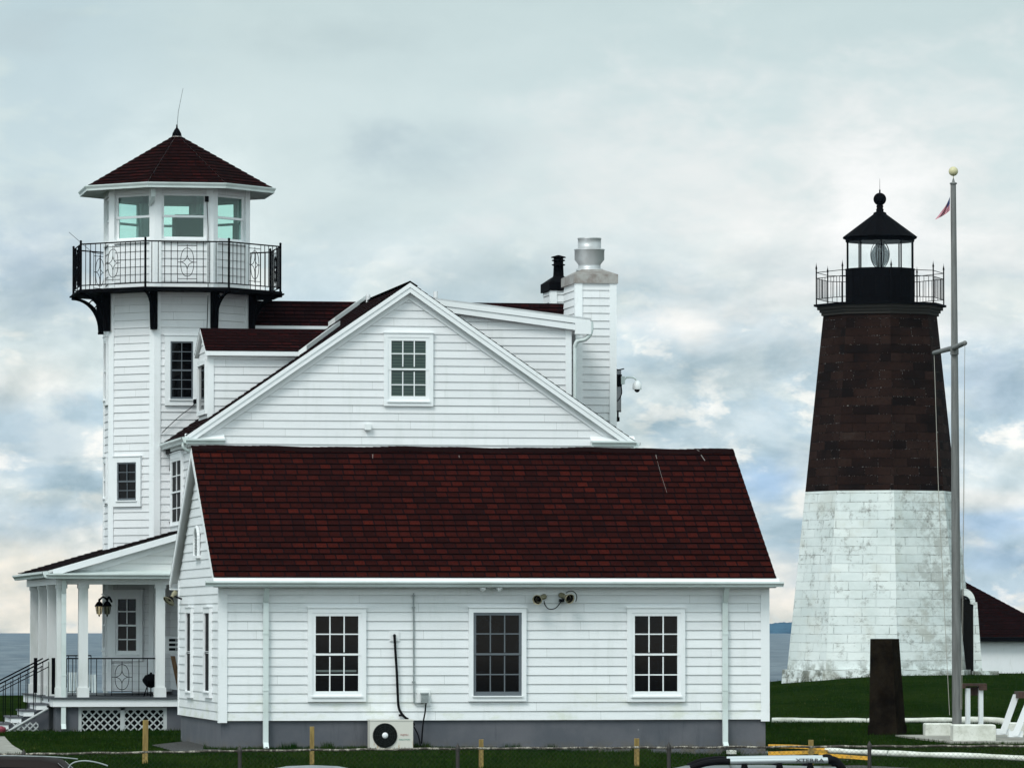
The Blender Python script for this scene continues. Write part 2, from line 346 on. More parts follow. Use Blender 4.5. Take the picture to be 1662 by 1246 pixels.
def f_stonew(b, p, t):
    v = uvc(b); wob = b.n('ShaderNodeTexNoise', i={'Vector': v, 'Scale': 2.2, 'Detail': 4.0}).outputs[1]
    vd = b.n('ShaderNodeVectorMath', operation='ADD', i={0: v, 1: b.n('ShaderNodeVectorMath', operation='SCALE', i={0: wob, 'Scale': .05}).outputs[0]}).outputs[0]
    br = b.n('ShaderNodeTexBrick', offset=.5, i={'Vector': vd, 'Color1': (0, 0, 0, 1), 'Color2': (1, 1, 1, 1), 'Mortar': (0, 0, 0, 1), 'Scale': 1.0, 'Mortar Size': .011, 'Mortar Smooth': .35, 'Brick Width': .92, 'Row Height': .285})
    big = b.noise(v, .55, 5, .6); dirt = b.noise(v, 2.6, 8, .75); fine = b.noise(v, 11, 6, .75)
    c = b.mix(br.outputs[0], (.68, .72, .71), (.75, .78, .76)); c = b.mix(b.mr(big, .4, .7, 0, .55), c, (.50, .55, .53))
    dm = b.m('MULTIPLY', b.mr(dirt, .47, .60), b.mr(b.noise(v, .8, 5, .65), .47, .58))
    c = b.mix(b.m('MULTIPLY', dm, b.mr(fine, .35, .62, .1, .85)), c, (.17, .165, .145))
    sy = b.n('ShaderNodeSeparateXYZ', i={0: v}).outputs[1]
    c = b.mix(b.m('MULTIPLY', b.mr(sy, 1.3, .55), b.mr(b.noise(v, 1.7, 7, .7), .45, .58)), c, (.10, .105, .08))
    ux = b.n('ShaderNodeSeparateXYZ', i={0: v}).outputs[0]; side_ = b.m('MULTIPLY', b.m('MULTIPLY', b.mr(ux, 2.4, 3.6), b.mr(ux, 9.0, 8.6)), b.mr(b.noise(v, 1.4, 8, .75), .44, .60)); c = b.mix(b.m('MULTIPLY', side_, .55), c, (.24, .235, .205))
    jm = b.m('MULTIPLY', br.outputs[1], b.mr(b.noise(v, 1.5, 6, .75), .50, .60, .06, 1.0)); c = b.mix(b.m('MULTIPLY', jm, .70), c, (.10, .10, .085)); warm = b.m('MULTIPLY', b.mr(b.noise(v, .7, 5, .6), .5, .65), .35); c = b.mix(warm, c, (.50, .49, .42))
    setc(t, p, c); bump(b, t, p, b.m('ADD', b.m('MULTIPLY', br.outputs[1], -1.0), b.m('MULTIPLY', fine, .7)), .8, .03)
M['stonew'] = mat('whitewashed_granite_blocks', (.6, .6, .6), .8, fn=f_stonew)
def f_stoneb(b, p, t):
    v = uvc(b); wob = b.n('ShaderNodeTexNoise', i={'Vector': v, 'Scale': 2.2, 'Detail': 4.0}).outputs[1]
    vd = b.n('ShaderNodeVectorMath', operation='ADD', i={0: v, 1: b.n('ShaderNodeVectorMath', operation='SCALE', i={0: wob, 'Scale': .04}).outputs[0]}).outputs[0]
    br = b.n('ShaderNodeTexBrick', offset=.5, i={'Vector': vd, 'Color1': (0, 0, 0, 1), 'Color2': (1, 1, 1, 1), 'Mortar': (.5, .5, .5, 1), 'Scale': 1.0, 'Mortar Size': .014, 'Mortar Smooth': .6, 'Brick Width': .86, 'Row Height': .285})
    tone = b.m('MULTIPLY_ADD', br.outputs[0], .55, b.m('MULTIPLY_ADD', b.noise(v, .8, 5, .6), 1.1, -.35), clamp=True)
    c = b.ramp(tone, [(0, (.005, .004, .004)), (.25, (.0095, .0055, .0048)), (.58, (.023, .0112, .0085)), (.85, (.030, .0170, .0135)), (1, (.052, .040, .034))])
    fine = b.noise(v, 9, 6, .75); c = b.mix(b.mr(fine, .4, .7, 0, .5), c, (.008, .0055, .005))
    c = b.mix(b.m('MULTIPLY', br.outputs[1], b.mr(b.noise(v, 1.1, 5, .7), .4, .6, .2, .85)), c, (.005, .0035, .003))
    fl = b.m('MULTIPLY', b.mr(br.outputs[1], .05, .4), b.m('MULTIPLY', b.mr(b.noise(v, 20, 4, .8), .57, .64), b.mr(b.noise(v, 1.3, 3, .6), .46, .54)))
    c = b.mix(fl, c, (.45, .44, .42)); setc(t, p, c)
    bump(b, t, p, b.m('ADD', b.m('MULTIPLY', br.outputs[1], -1.0), fine), .9, .03)
M['stoneb'] = mat('brown_painted_granite_blocks', (.03, .02, .02), .95, spec=.06, fn=f_stoneb)
def f_grass(b, p, t):
    v = oc(b); a = b.noise(stretched(b, v, .25, .12, 1), 1.0, 6, .65); d = b.noise(v, 2.2, 6, .7); e = b.noise(v, 30, 4, .8)
    c = b.mix(b.mr(a, .35, .65), (.007, .021, .003), (.018, .035, .006)); c = b.mix(b.mr(d, .4, .75, 0, .6), c, (.030, .040, .010))
    c = b.mix(b.mr(e, .45, .7, 0, .7), c, (.004, .016, .004)); c = b.mix(b.m('MULTIPLY', b.mr(b.noise(stretched(b, v, .5, .2, 1), 1.7, 5, .6), .62, .75), .5), c, (.06, .055, .025))
    setc(t, p, c); bump(b, t, p, b.m('ADD', d, e), 1.0, .06)
M['grass'] = mat('mown_lawn', (.01, .04, .01), 1.0, spec=0.0, fn=f_grass)
M['blade'] = mat('grass_blades', (.012, .045, .006), 1.0, spec=0.0, fn=lambda b, p, t: setc(t, p, b.mix(b.m('MULTIPLY', b.mr(b.noise(oc(b), 5, 5, .8), .52, .68), b.mr(b.noise(oc(b), .35, 4, .6), .42, .6)), b.mix(b.mr(b.noise(oc(b), .8, 5, .7), .35, .7), (.006, .024, .003), (.024, .046, .007)), (.070, .072, .022))))
M['asphalt'] = mat('asphalt', (.05, .05, .05), .9, fn=lambda b, p, t: (setc(t, p, b.mix(b.noise(oc(b), 3, 6, .7), (.035, .035, .037), (.075, .073, .07))), bump(b, t, p, b.noise(oc(b), 60, 3, .8), .5, .01)))
M['concrete'] = mat('pale_concrete', (.3, .3, .27), .85, fn=lambda b, p, t: (setc(t, p, b.mix(b.mr(b.noise(oc(b), 2, 6, .7), .3, .7), (.20, .19, .165), (.34, .33, .29))), bump(b, t, p, b.noise(oc(b), 30, 4, .7), .3, .01)))
def f_wpost(c0, c1):
    return lambda b, p, t: (setc(t, p, b.mix(b.mr(b.noise(stretched(b, oc(b), 12, 12, 1.5), 1.5, 5, .7), .35, .7), c0, c1)), bump(b, t, p, b.noise(stretched(b, oc(b), 20, 20, 2), 2, 4, .7), .4, .006))
M['wood'] = mat('weathered_yellow_wood', (.3, .2, .05), .8, fn=f_wpost((.17, .11, .03), (.36, .25, .07)))
M['wooddark'] = mat('brown_board', (.1, .06, .03), .7, fn=f_wpost((.07, .035, .012), (.16, .085, .03)))
M['rustbrown'] = mat('rust_brown_board', (.05, .02, .015), .7, fn=f_wpost((.03, .012, .008), (.07, .03, .018)))
def f_wchip(b, p, t):
    v = oc(b); c = b.mix(b.mr(b.noise(v, 3, 6, .7), .4, .7), (.72, .72, .66), (.52, .52, .45)); c = b.mix(b.mr(b.noise(v, 13, 6, .8), .60, .70), c, (.08, .075, .06))
    setc(t, p, c); bump(b, t, p, b.noise(v, 18, 5, .7), .5, .012)
M['whitechip'] = mat('chipped_white_paint', (.7, .7, .62), .7, fn=f_wchip)
M['yellow'] = mat('yellow_kerb_paint', (.6, .3, .03), .6, fn=lambda b, p, t: setc(t, p, b.mix(b.mr(b.noise(oc(b), 6, 6, .75), .48, .68), (.72, .36, .025), (.25, .15, .05))))
M['steel'] = mat('dull_galvanised_steel', (.4, .42, .43), .45, .45, fn=lambda b, p, t: setc(t, p, b.mix(b.mr(b.noise(oc(b), 2.5, 4, .6), .35, .7), (.55, .56, .57), (.45, .45, .45))))
M['greymetal'] = mat('grey_painted_metal', (.3, .33, .33), .45, .2, fn=lambda b, p, t: setc(t, p, b.mix(b.mr(b.noise(oc(b), 5, 5, .7), .4, .7), (.30, .33, .33), (.20, .22, .22))))
M['pole'] = mat('weathered_grey_pole', (.25, .25, .24), .6, fn=lambda b, p, t: setc(t, p, b.mix(b.mr(b.noise(stretched(b, oc(b), 10, 10, .8), 1.4, 6, .7), .35, .7), (.165, .165, .16), (.095, .095, .09))))
M['capmetal'] = mat('tarnished_cap_metal', (.3, .27, .25), .5, .4, fn=lambda b, p, t: setc(t, p, b.mix(b.mr(b.noise(oc(b), 3.5, 6, .7), .35, .65), (.40, .38, .36), (.24, .20, .18))))
M['mesh'] = mat('rusty_chain_wire', (.03, .027, .022), .8, 0, .1)
M['rail'] = mat('mottled_fence_rail', (.2, .18, .14), .7, fn=lambda b, p, t: setc(t, p, b.mix(b.mr(b.noise(oc(b), 9, 5, .8), .48, .6), (.05, .04, .03), (.36, .33, .27))))
M['horn'] = mat('olive_beige_horn', (.2, .18, .1), .5, fn=lambda b, p, t: setc(t, p, b.mix(b.noise(oc(b), 12, 4, .7), (.17, .155, .09), (.32, .29, .19))))
M['hornin'] = mat('dark_horn_mouth', (.008, .007, .006), .7, spec=.05)
M['obelisk'] = mat('dark_brown_stone', (.045, .035, .026), 1.0, spec=.0, fn=lambda b, p, t: (setc(t, p, b.mix(b.mr(b.noise(oc(b), 1.6, 7, .75), .3, .7), (.004, .0032, .0026), (.020, .0150, .0098))), bump(b, t, p, b.noise(oc(b), 24, 5, .7), .5, .02)))
def f_acw(b, p, t):
    v = oc(b); n = b.noise(stretched(b, v, 9, 9, 1.5), 1.2, 5, .7); z = b.n('ShaderNodeSeparateXYZ', i={0: v}).outputs[2]
    setc(t, p, b.mix(b.m('MULTIPLY', b.mr(n, .52, .66), b.mr(z, .22, .04)), (.62, .60, .54), (.42, .25, .08)))
M['acwhite'] = mat('cream_unit_casing', (.6, .58, .5), .5, fn=f_acw)
M['white'] = mat('clean_white_plastic', (.78, .79, .79), .35)
M['fan'] = mat('dark_fan_grille', (.006, .007, .006), .7, spec=.05)
M['guard'] = mat('dark_wire_guard', (.03, .035, .033), .6, spec=.1)
M['gravel'] = mat('grey_gravel', (.1, .1, .1), .95, fn=lambda b, p, t: (setc(t, p, b.mix(b.noise(oc(b), 18, 5, .8), (.015, .015, .015), (.085, .08, .075))), bump(b, t, p, b.noise(oc(b), 22, 4, .8), 1.0, .04)))
def shingle(name, rh, bw=.22, lo=(.014, .0032, .0029), hi=(.064, .0090, .0056)):
    return mat(name, lo, .95, spec=.03, fn=f_shingle(lo, hi, bw, rh))
def clear_glass(name, tint, mixf):
    m = bpy.data.materials.new(name); m.use_nodes = True; t = m.node_tree; t.nodes.clear(); b = NB(t)
    tr = b.n('ShaderNodeBsdfTransparent', i={0: (*tint, 1)}); gl = b.n('ShaderNodeBsdfGlossy', i={0: (.9, .95, .95, 1), 1: .05})
    mx = b.n('ShaderNodeMixShader', i={0: mixf, 1: tr.outputs[0], 2: gl.outputs[0]}); t.links.new(mx.outputs[0], b.n('ShaderNodeOutputMaterial').inputs[0]); return m
M['clear'] = clear_glass('clear_pane', (.86, .97, .94), .03)
M['clearl'] = clear_glass('lantern_pane', (.95, .985, .985), .03)
M['lens'] = clear_glass('fresnel_lens_glass', (.42, .45, .46), .08)

# ------------------------------------------------------------------ ground, sea, far shore
def axis(a, c, n): return [a + (c - a) * i / n for i in range(n + 1)]
def build_ground():
    Zs = axis(-260, 20, 10) + axis(40, 80, 3) + axis(81.6, 86, 22) + axis(86.5, 130, 88)[0:] + axis(131, 200, 69) + [230, 300]
    Ls = axis(-320, -40, 7) + axis(-36, -14, 11) + axis(-13.6, 20, 112) + axis(22, 60, 10) + axis(80, 320, 6)
    m = MB(); vs = []; nL = len(Ls)
    for Z in Zs:
        for L in Ls:
            q = gp(Z, L); vs.append(V((q.x, q.y, terr(q.x, q.y))))
    fs = [(i * nL + j, i * nL + j + 1, (i + 1) * nL + j + 1, (i + 1) * nL + j) for i in range(len(Zs) - 1) for j in range(nL - 1)]
    m.add(vs, fs, True); m.build('ground', M['grass'], kind='structure', origin=(0, 0, 0))
build_ground()
m = MB(); m.add([gp(-240, -300, -1.45), gp(-240, 300, -1.45), gp(81.4, 300, -1.45), gp(81.4, -300, -1.45)], [(0, 1, 2, 3)]); m.build('parking_lot', M['asphalt'], kind='structure', origin=(0, 0, -1.45))
def f_sea(b, p, t):
    v = oc(b); w = b.n('ShaderNodeMapping', i={0: v, 2: (0, 0, TH), 3: (.055, .013, 1)}).outputs[0]
    n1 = b.noise(w, 1.0, 8, .65); n2 = b.noise(b.n('ShaderNodeMapping', i={0: v, 2: (0, 0, TH), 3: (.18, .045, 1)}).outputs[0], 1.0, 6, .7); n3 = b.noise(stretched(b, v, .004, .02, 1), 1.0, 5, .6)
    c = b.mix(b.mr(b.m('ADD', b.m('MULTIPLY', n1, .6), b.m('MULTIPLY', n2, .4)), .40, .60), (.050, .078, .110), (.170, .205, .230)); c = b.mix(b.mr(n3, .4, .65, 0, .6), c, (.085, .105, .13))
    c = b.mix(b.m('MULTIPLY', b.mr(n2, .60, .68), .5), c, (.42, .48, .52)); setc(t, p, c)
    bump(b, t, p, b.m('ADD', b.m('MULTIPLY', n1, 1.4), n2), 1.0, 1.2)
M['sea'] = mat('choppy_sea', (.07, .11, .15), .5, spec=.12, fn=f_sea)
SEA = -5.0
m = MB(); m.add([gp(170, -900, SEA), gp(170, 900, SEA), gp(5300, 1400, SEA), gp(5300, -1400, SEA)], [(0, 1, 2, 3)]); m.build('sea', M['sea'], kind='structure', origin=(0, 0, SEA))
def f_far(b, p, t): setc(t, p, b.mix(b.mr(b.noise(stretched(b, oc(b), 1, 1, 6), .02, 6, .7), .4, .6), (.018, .050, .085), (.045, .100, .150)))  # blue of the distant haze mixed into the wood colour
M['far'] = mat('haze_tinted_wooded_shore', (.03, .06, .08), .95, spec=0, fn=f_far)
m = MB(); n = 260; prof = []
for i in range(n + 1):
    px = 1010 + 620 * i / n; L = (px - 831) / F * 5150
    h = (2.24 + (1015 - 1008.5) / F * 5150) * sstep(1010, 1060, px) * (1 - sstep(1575, 1630, px)) + SEA * 0
    h += 1.2 * math.sin(i * .07) * math.sin(i * .031 + 1) + random.uniform(-.6, .9) + .9 * math.sin(i * .45) * math.sin(i * .17) + (2.0 if i in (95, 96) else 0)
    prof.append((L, max(h, SEA)))
vs = []
for (L, h) in prof: vs += [gp(5120, L, SEA - .5), gp(5132, L, h * .85), gp(5150, L, h), gp(5290, L * 1.02, h * .9), gp(5298, L * 1.03, SEA - .5)]
m.add(vs, [(i * 5 + k, (i + 1) * 5 + k, (i + 1) * 5 + k + 1, i * 5 + k + 1) for i in range(n) for k in range(4)], True)
m.build('far_shore_hills', M['far'], kind='structure')

# ------------------------------------------------------------------ window maker
def window(parent, fc, outer, cols=3, rows=2, trim=.085, sash=.035, smat='trim', gmat='glass', label=None, base=.030, cap=True, sill=True, mun=.011, tmat='trim', name='window', storm=False):
    s0, s1, t0, t1 = outer; m = MB()
    d0, d1 = base - .02, base + .038
    m.fb(fc, s0, s0 + trim, t0, t1, d0, d1); m.fb(fc, s1 - trim, s1, t0, t1, d0, d1)
    m.fb(fc, s0 + trim, s1 - trim, t1 - trim, t1, d0, d1); m.fb(fc, s0 + trim, s1 - trim, t0, t0 + trim * .9, d0, d1)
    if cap: m.fb(fc, s0 - .012, s1 + .012, t1, t1 + .022, d0, d1 + .02)
    if sill: m.fb(fc, s0 + trim * .8, s1 - trim * .8, t0 + trim * .9, t0 + trim * .9 + .025, d0, d1 + .028)
    w = m.build(name, M[tmat], parent, label)
    a0, a1, b0, b1 = s0 + trim, s1 - trim, t0 + trim * .9 + .025, t1 - trim; mid = (b0 + b1) / 2
    g = MB(); g.fb(fc, a0 + .004, a1 - .004, b0 + .004, b1 - .004, base - .016, base + .001); g.build('pane', M[gmat], w)
    q = MB(); e0, e1 = base + .002, base + .018
    for (u0, u1, ee) in ((b0, mid + .018, e1), (mid - .018, b1, e1 + .010)):
        q.fb(fc, a0, a0 + sash, u0, u1, e0, ee); q.fb(fc, a1 - sash, a1, u0, u1, e0, ee)
        lo_, hi_ = (sash * 1.5, min(sash, .034)) if u0 == b0 else (min(sash, .034), sash)
        q.fb(fc, a0 + sash, a1 - sash, u0, u0 + lo_, e0, ee); q.fb(fc, a0 + sash, a1 - sash, u1 - hi_, u1, e0, ee)
        for i in range(1, cols):
            x = a0 + sash + (a1 - a0 - 2 * sash) * i / cols; q.fb(fc, x - mun, x + mun, u0 + sash, u1 - sash, e0 + .001, ee - .004)
        for i in range(1, rows):
            y = u0 + sash + (u1 - u0 - 2 * sash) * i / rows; q.fb(fc, a0 + sash, a1 - sash, y - mun, y + mun, e0 + .001, ee - .006)
    q.build('sash', M[smat], w)
    return w
def corner_board(parent, fc, s0, s1, t0, t1, n0=-.01, n1=.034): m = MB(); m.fb(fc, s0, s1, t0, t1, n0, n1); return m.build('corner_board', M['trim'], parent)
def downspout(parent, fc, s, ttop, tbot, w=.095, d=.075, base=.03, gut=.28):
    m = MB(); h = w / 2
    m.fb(fc, s - h, s + h, tbot + .1, ttop - .28, base, base + d)
    m.hexa([fc.P(s - h * .9, ttop - .30, base + d + .01), fc.P(s + h * .9, ttop - .30, base + d + .01), fc.P(s + h * .9, ttop - .30, base - .01), fc.P(s - h * .9, ttop - .30, base - .01),
            fc.P(s - h * .9, ttop - .02, gut), fc.P(s + h * .9, ttop - .02, gut), fc.P(s + h * .9, ttop - .02, gut - d), fc.P(s - h * .9, ttop - .02, gut - d)])
    m.hexa([fc.P(s - h, tbot, base + d + .10), fc.P(s + h, tbot, base + d + .10), fc.P(s + h, tbot, base + .10), fc.P(s - h, tbot, base + .10),
            fc.P(s - h, tbot + .1, base + d), fc.P(s + h, tbot + .1, base + d), fc.P(s + h, tbot + .1, base), fc.P(s - h, tbot + .1, base)])
    for q in (.35, .7): zz = tbot + (ttop - tbot) * q; m.fb(fc, s - h - .006, s + h + .006, zz, zz + .03, base - .004, base + d + .006)
    return m.build('downspout', M['gutter'], parent)
def gutter(parent, p0, p1, out, size=.12, name='gutter', mt='gutter'):
    """K-style open gutter running p0 -> p1, out = outward direction; p = top back edge"""
    out = V(out).normalized(); m = MB(); k = size
    pr = [(0, 0), (0, -k * .8), (k * .55, -k * .8), (k * .62, -k * .55), (k * .9, -k * .25), (k * .95, 0), (k * .95 + .012, 0), (k * .95 + .012, -k * .27), (k * .68, -k * .58), (k * .60, -k * .86), (-.006, -k * .86), (-.006, 0)]
    pr = pr[::-1]; A = [V(p0) + out * a + UP * z for a, z in pr]; B = [V(p1) + out * a + UP * z for a, z in pr]; n = len(pr)
    m.add(A + B, [(i, (i + 1) % n, (i + 1) % n + n, i + n) for i in range(n)])
    for E in (A, B): m.add([V(p0 if E is A else p1) + out * a + UP * z for a, z in [(0, 0), (0, -k * .86), (k * .6, -k * .86), (k * .95, -k * .2), (k * .95, 0)]], [(0, 1, 2, 3, 4)])
    return m.build(name, M[mt], parent)
def slab(mb, pts, th):   # pts = roof quad (top surface), thickness down
    pts = [V(p) for p in pts]; n = (pts[1] - pts[0]).cross(pts[2] - pts[0]).normalized()
    if n.z < 0: n = -n
    mb.prism([p - n * .004 for p in pts], -n * th)

# ================================================================== ANNEX
Y1 = 97.3
aL = YP(357, 1169, Y1); aR = YP(1245.5, 1169, Y1); XL, XR = aL.x, aR.x
FA = Face((XL, Y1, 0), (1, 0, 0), (0, -1, 0)); WA = XR - XL; DA = 6.9; Y2 = Y1 + DA; YM = (Y1 + Y2) / 2
zs = FA.px(800, 1168)[1]; ze = YP(800, 938, Y1 - .33).z; zr = YP(750, 724.5, YM).z - .045
annex = thing('annex_building', 'long low white clapboard annex with one big red shingle roof, nearest the fence', 'building', (XL + WA / 2, YM, 0))
yE = Y1 - .33; yB = Y2 + .33; slopeA = (zr - ze) / (YM - yE)
zwall = ze + slopeA * (Y1 - yE) - .18
REV = .1631
m = MB(); lap(m, FA, [(0, zs), (WA, zs), (WA, ze - .02), (0, ze - .02)], REV, .017, t0=zs, jit=.15)
FAB = Face((XL + WA, Y2, 0), (-1, 0, 0), (0, 1, 0)); lap(m, FAB, [(0, zs), (WA, zs), (WA, ze), (0, ze)], REV, .017, t0=zs)
FAL = Face((XL, Y2, 0), (0, -1, 0), (-1, 0, 0)); FAR = Face((XR, Y1, 0), (0, 1, 0), (1, 0, 0))
zpk = zr - .16
for f_ in (FAL, FAR):
    lap(m, f_, [(0, zs), (DA, zs), (DA, zwall), (DA / 2, zpk), (0, zwall)], REV, .017, t0=zs, jit=.15)
m.build('wall', M['siding'], annex)
m = MB(); m.box((XL + .03, Y1 + .03, -.8), (XR - .03, Y2 - .03, zs + .004)); fo = m.build('foundation', M['found'], annex)
m = MB(); m.box((XL + .3, Y1 + .3, zs), (XR - .3, Y2 - .3, ze - .1)); m.build('interior_core', M['hornin'], annex)
shA = shingle('annex_roof_shingles', .0, 1)if False else None
sl = math.hypot(zr - ze, YM - yE); rhA = sl / 23.0
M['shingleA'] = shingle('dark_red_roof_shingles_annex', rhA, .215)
xl = YP(346.5, 931, yE).x; xr = YP(1260, 931, yE).x
m = MB(); Wr = xr - xl
f1 = Face((xl, yE, ze), (1, 0, 0), V((0, -(zr - ze), YM - yE)), (0, YM - yE, zr - ze))
f2 = Face((xr, yB, ze), (-1, 0, 0), V((0, (zr - ze), YM - yE)), (0, -(yB - YM), zr - ze))
for f_ in (f1, f2): lap(m, f_, [(0, 0), (Wr, 0), (Wr, sl), (0, sl)], rhA, .014, base=.012, jit=.3)
rf = m.build('roof', M['shingleA'], annex)
# ridge caps
m = MB(); k = 0.0
while k < Wr - .02:
    e = min(k + .3, Wr)
    for sg in (-1, 1):
        wz = .010 * math.sin(k * 1.9) + .006 * math.sin(k * 5.3); a = V((xl + k, YM, zr + .038 + wz)); c = V((xl + e, YM, zr + .026 + wz)); dd = V((0, sg * .16, -.16 * slopeA + .012))
        m.add([a, c, c + dd, a + dd], [(0, 1, 2, 3)] if sg < 0 else [(3, 2, 1, 0)], uvs=[[(k * 3, 0), (k * 3 + .2, 0), (k * 3 + .2, .1), (k * 3, .1)]])
    k += .143
m.build('ridge_cap', mat('dark_ridge_shingles', (.010, .0035, .0035), .95, spec=.03), rf)
FR1 = f1
for pp in ([(745, 739), (745.5, 742)], [(605, 737), (605, 743)], [(1064.5, 738), (1066, 744)], [(1067, 748), (1073, 770), (1082.5, 799)], [(1131, 729), (1136, 733)], [(1138, 738), (1144, 747)]):
    m = MB(); P_ = [FR1.P(*FR1.px(x, y, .03), .028) for x, y in pp]; m.tube(P_, .006 if len(pp) == 2 else .0022, 4); m.build('bird_dropping', M['capmetal'], rf)
m = MB()
slab(m, [(xl, yE, ze), (xr, yE, ze), (xr, YM, zr), (xl, YM, zr)], .05)
slab(m, [(xl, yB, ze), (xr, yB, ze), (xr, YM + .001, zr), (xl, YM + .001, zr)], .05)
m.build('roof_deck', M['soffit'], annex)
m = MB()   # rake boards on both gable ends
for x0, x1 in ((xl - .002, xl + .022), (xr - .022, xr + .002)):
    m = MB()
    for (ya, yb_) in ((yE, YM), (yB, YM)):
        dn = .15
        P_ = [V((x0, ya, ze - .008)), V((x0, yb_, zr - .008)), V((x0, yb_, zr - dn - .03)), V((x0, ya, ze - dn))]
        m.prism(P_, (x1 - x0, 0, 0))
    m.build('rake_board', M['trim'], annex)
m = MB(); m.box((xl, yE - .004, ze - .17), (xr, yE + .02, ze - .012)); m.box((xl, yE + .02, ze - .17), (xr, Y1 + .03, ze - .155))
m.build('fascia', M['trim'], annex); m = MB(); m.box((xl, yB - .02, ze - .17), (xr, yB + .004, ze - .012)); m.box((xl, Y2 - .03, ze - .17), (xr, yB - .02, ze - .155)); m.build('fascia', M['trim'], annex)
m = MB(); m.face([(xl, yE + .01, ze + .010), (xr + .05, yE + .01, ze + .010), (xr + .05, yE - .045, ze - .055), (xl, yE - .045, ze - .055)]); m.box((xl, yE - .05, ze - .075), (xr + .03, yE - .042, ze - .055)); m.build('drip_edge', M['white'], annex)
gx0 = YP(333, 940, yE - .03).x; gx1 = YP(1271, 940, yE - .03).x
gutter(annex, (gx0, yE - .006, ze - .06), (gx1, yE - .006, ze - .06), (0, -1, 0), .105)
m = MB(); m.fb(FA, .12, WA - .12, ze - .30, ze - .16, .0, .036); m.build('frieze_board', M['trim'], annex)
w_ = .125
corner_board(annex, FA, -.036, w_, zs - .035, ze - .165, -.01, .036); corner_board(annex, FA, WA - w_, WA + .036, zs - .035, ze - .165, -.01, .036)
corner_board(annex, FAL, DA - .11, DA - .002, zs - .035, zwall - .02); corner_board(annex, FAL, 0, .11, zs, zwall - .02)
corner_board(annex, FAR, .002, .11, zs - .035, zwall - .02); corner_board(annex, FAR, DA - .11, DA, zs, zwall - .02)
w1 = window(annex, FA, FA.rect(499, 593.6, 986.5, 1138), sash=.058, label='left front window with a pale bar low across the panes')
window(annex, FA, FA.rect(760, 853.4, 986, 1137.5), sash=.05, smat='sash_dark', label='middle front window with thin grey sash bars')
r_ = FA.rect(513, 578, 1086.5, 1090); m = MB(); m.fb(FA, r_[0], r_[1], r_[2], r_[3], .0305, .0325); m.build('pale_bar', mat('dim_pale_bar', (.10, .12, .115), .7), w1)  # thin pale bar across the lower panes
r_ = FA.rect(1033, 1048, 1108, 1117); w3 = window(annex, FA, FA.rect(1017, 1111, 986.5, 1138), sash=.058, label='right front window with white sash bars')
downspout(annex, FA, FA.px(430.5, 1100)[0], ze - .14, FA.px(430, 1213)[1]); downspout(annex, FA, FA.px(1175.5, 1100)[0], ze - .14, FA.px(1175, 1212)[1])
m = MB(); s_, t_ = FA.px(430.5, 1213); m.cyl(FA.P(s_, t_ - .06, .15), FA.P(s_, t_ + .02, .15), .052, n=8); m.build('drain_shoe', M['blackpipe'], annex)
# slit windows of the gable end, seen nearly edge on
for (a, c) in ((306.8, 313.8), (336.3, 344.3)):
    s0 = FAL.px(a, 1060)[0]; s1 = FAL.px(c, 1060)[0]; t1 = FAL.px((a + c) / 2, 996)[1]; t0 = FAL.px((a + c) / 2, 1121)[1]
    window(annex, FAL, (s0 - .13, s1 + .13, t0 - .12, t1 + .12), trim=.10, sash=.008, cols=1, rows=1, gmat='glassm')
# arched gable vent
s0 = FAL.px(320, 900)[0]; s1 = FAL.px(330.5, 900)[0]; t0 = FAL.px(325, 901)[1]; t1 = FAL.px(325, 855)[1]; sc = DA / 2; hw = .34
m = MB(); ring = []
for i in range(13):
    a = math.pi * i / 12; ring.append((sc - hw * math.cos(a), t1 - hw * .7 + hw * .7 * math.sin(a)))
pts = [(sc - hw, t0)] + ring + [(sc + hw, t0)]
for i in range(len(pts) - 1): m.cyl(FAL.P(pts[i][0], pts[i][1], .05), FAL.P(pts[i + 1][0], pts[i + 1][1], .05), .035, n=6)
m.fb(FAL, sc - hw - .05, sc + hw + .05, t0 - .05, t0, .0, .09)
vt = m.build('gable_vent', M['trim'], annex)
m = MB()
for i in range(6):
    z = t0 + .03 + i * (t1 - t0 - .2) / 6; m.fb(FAL, sc - hw + .05, sc + hw - .05, z, z + .02, .02, .06)
m.fb(FAL, sc - hw + .04, sc + hw - .04, t0, t1 - .1, .0, .022); m.build('louvre', M['greymetal'], vt)

# things fixed to the annex front
def pth(fc, pts, n=.06): return [fc.P(*fc.px(x, y), n) for x, y in pts]
def smooth(pts, k=6):
    out = []; P_ = [V(p) for p in pts]; P_ = [P_[0]] + P_ + [P_[-1]]
    for i in range(1, len(P_) - 2):
        for j in range(k):
            t = j / k; a, b_, c, d = P_[i - 1], P_[i], P_[i + 1], P_[i + 2]
            out.append(.5 * ((2 * b_) + (c - a) * t + (2 * a - 5 * b_ + 4 * c - d) * t * t + (-a + 3 * b_ - 3 * c + d) * t ** 3))
    return out + [P_[-2]]
m = MB(); m.tube(pth(FA, [(670.7, 962), (670.9, 1100), (671.2, 1137)], .045), .014, 6); m.tube(smooth(pth(FA, [(671.2, 1137), (672, 1140), (676, 1140.5), (686, 1140)], .05)), .016, 6)
for y in (966, 985, 1106): a = FA.px(670.8, y); m.fb(FA, a[0] - .028, a[0] + .028, a[1] - .012, a[1] + .012, .02, .062)
tag(m.build('electrical_conduit', M['greymetal']), 'thin grey vertical conduit pipe on the annex wall between its left and middle front windows', 'pipe')
r_ = FA.rect(682.3, 693.6, 1124, 1140); t = thing('electrical_box', 'small grey electrical box low on the annex wall right of the air conditioner', 'electrical box', FA.P(r_[0], r_[2], .05))
m = MB(); m.fb(FA, r_[0], r_[1], r_[2], r_[3], .03, .13); m.fb(FA, r_[0] - .008, r_[1] + .008, r_[3] - .02, r_[3] + .008, .03, .145); m.build('box_body', M['greymetal'], t)
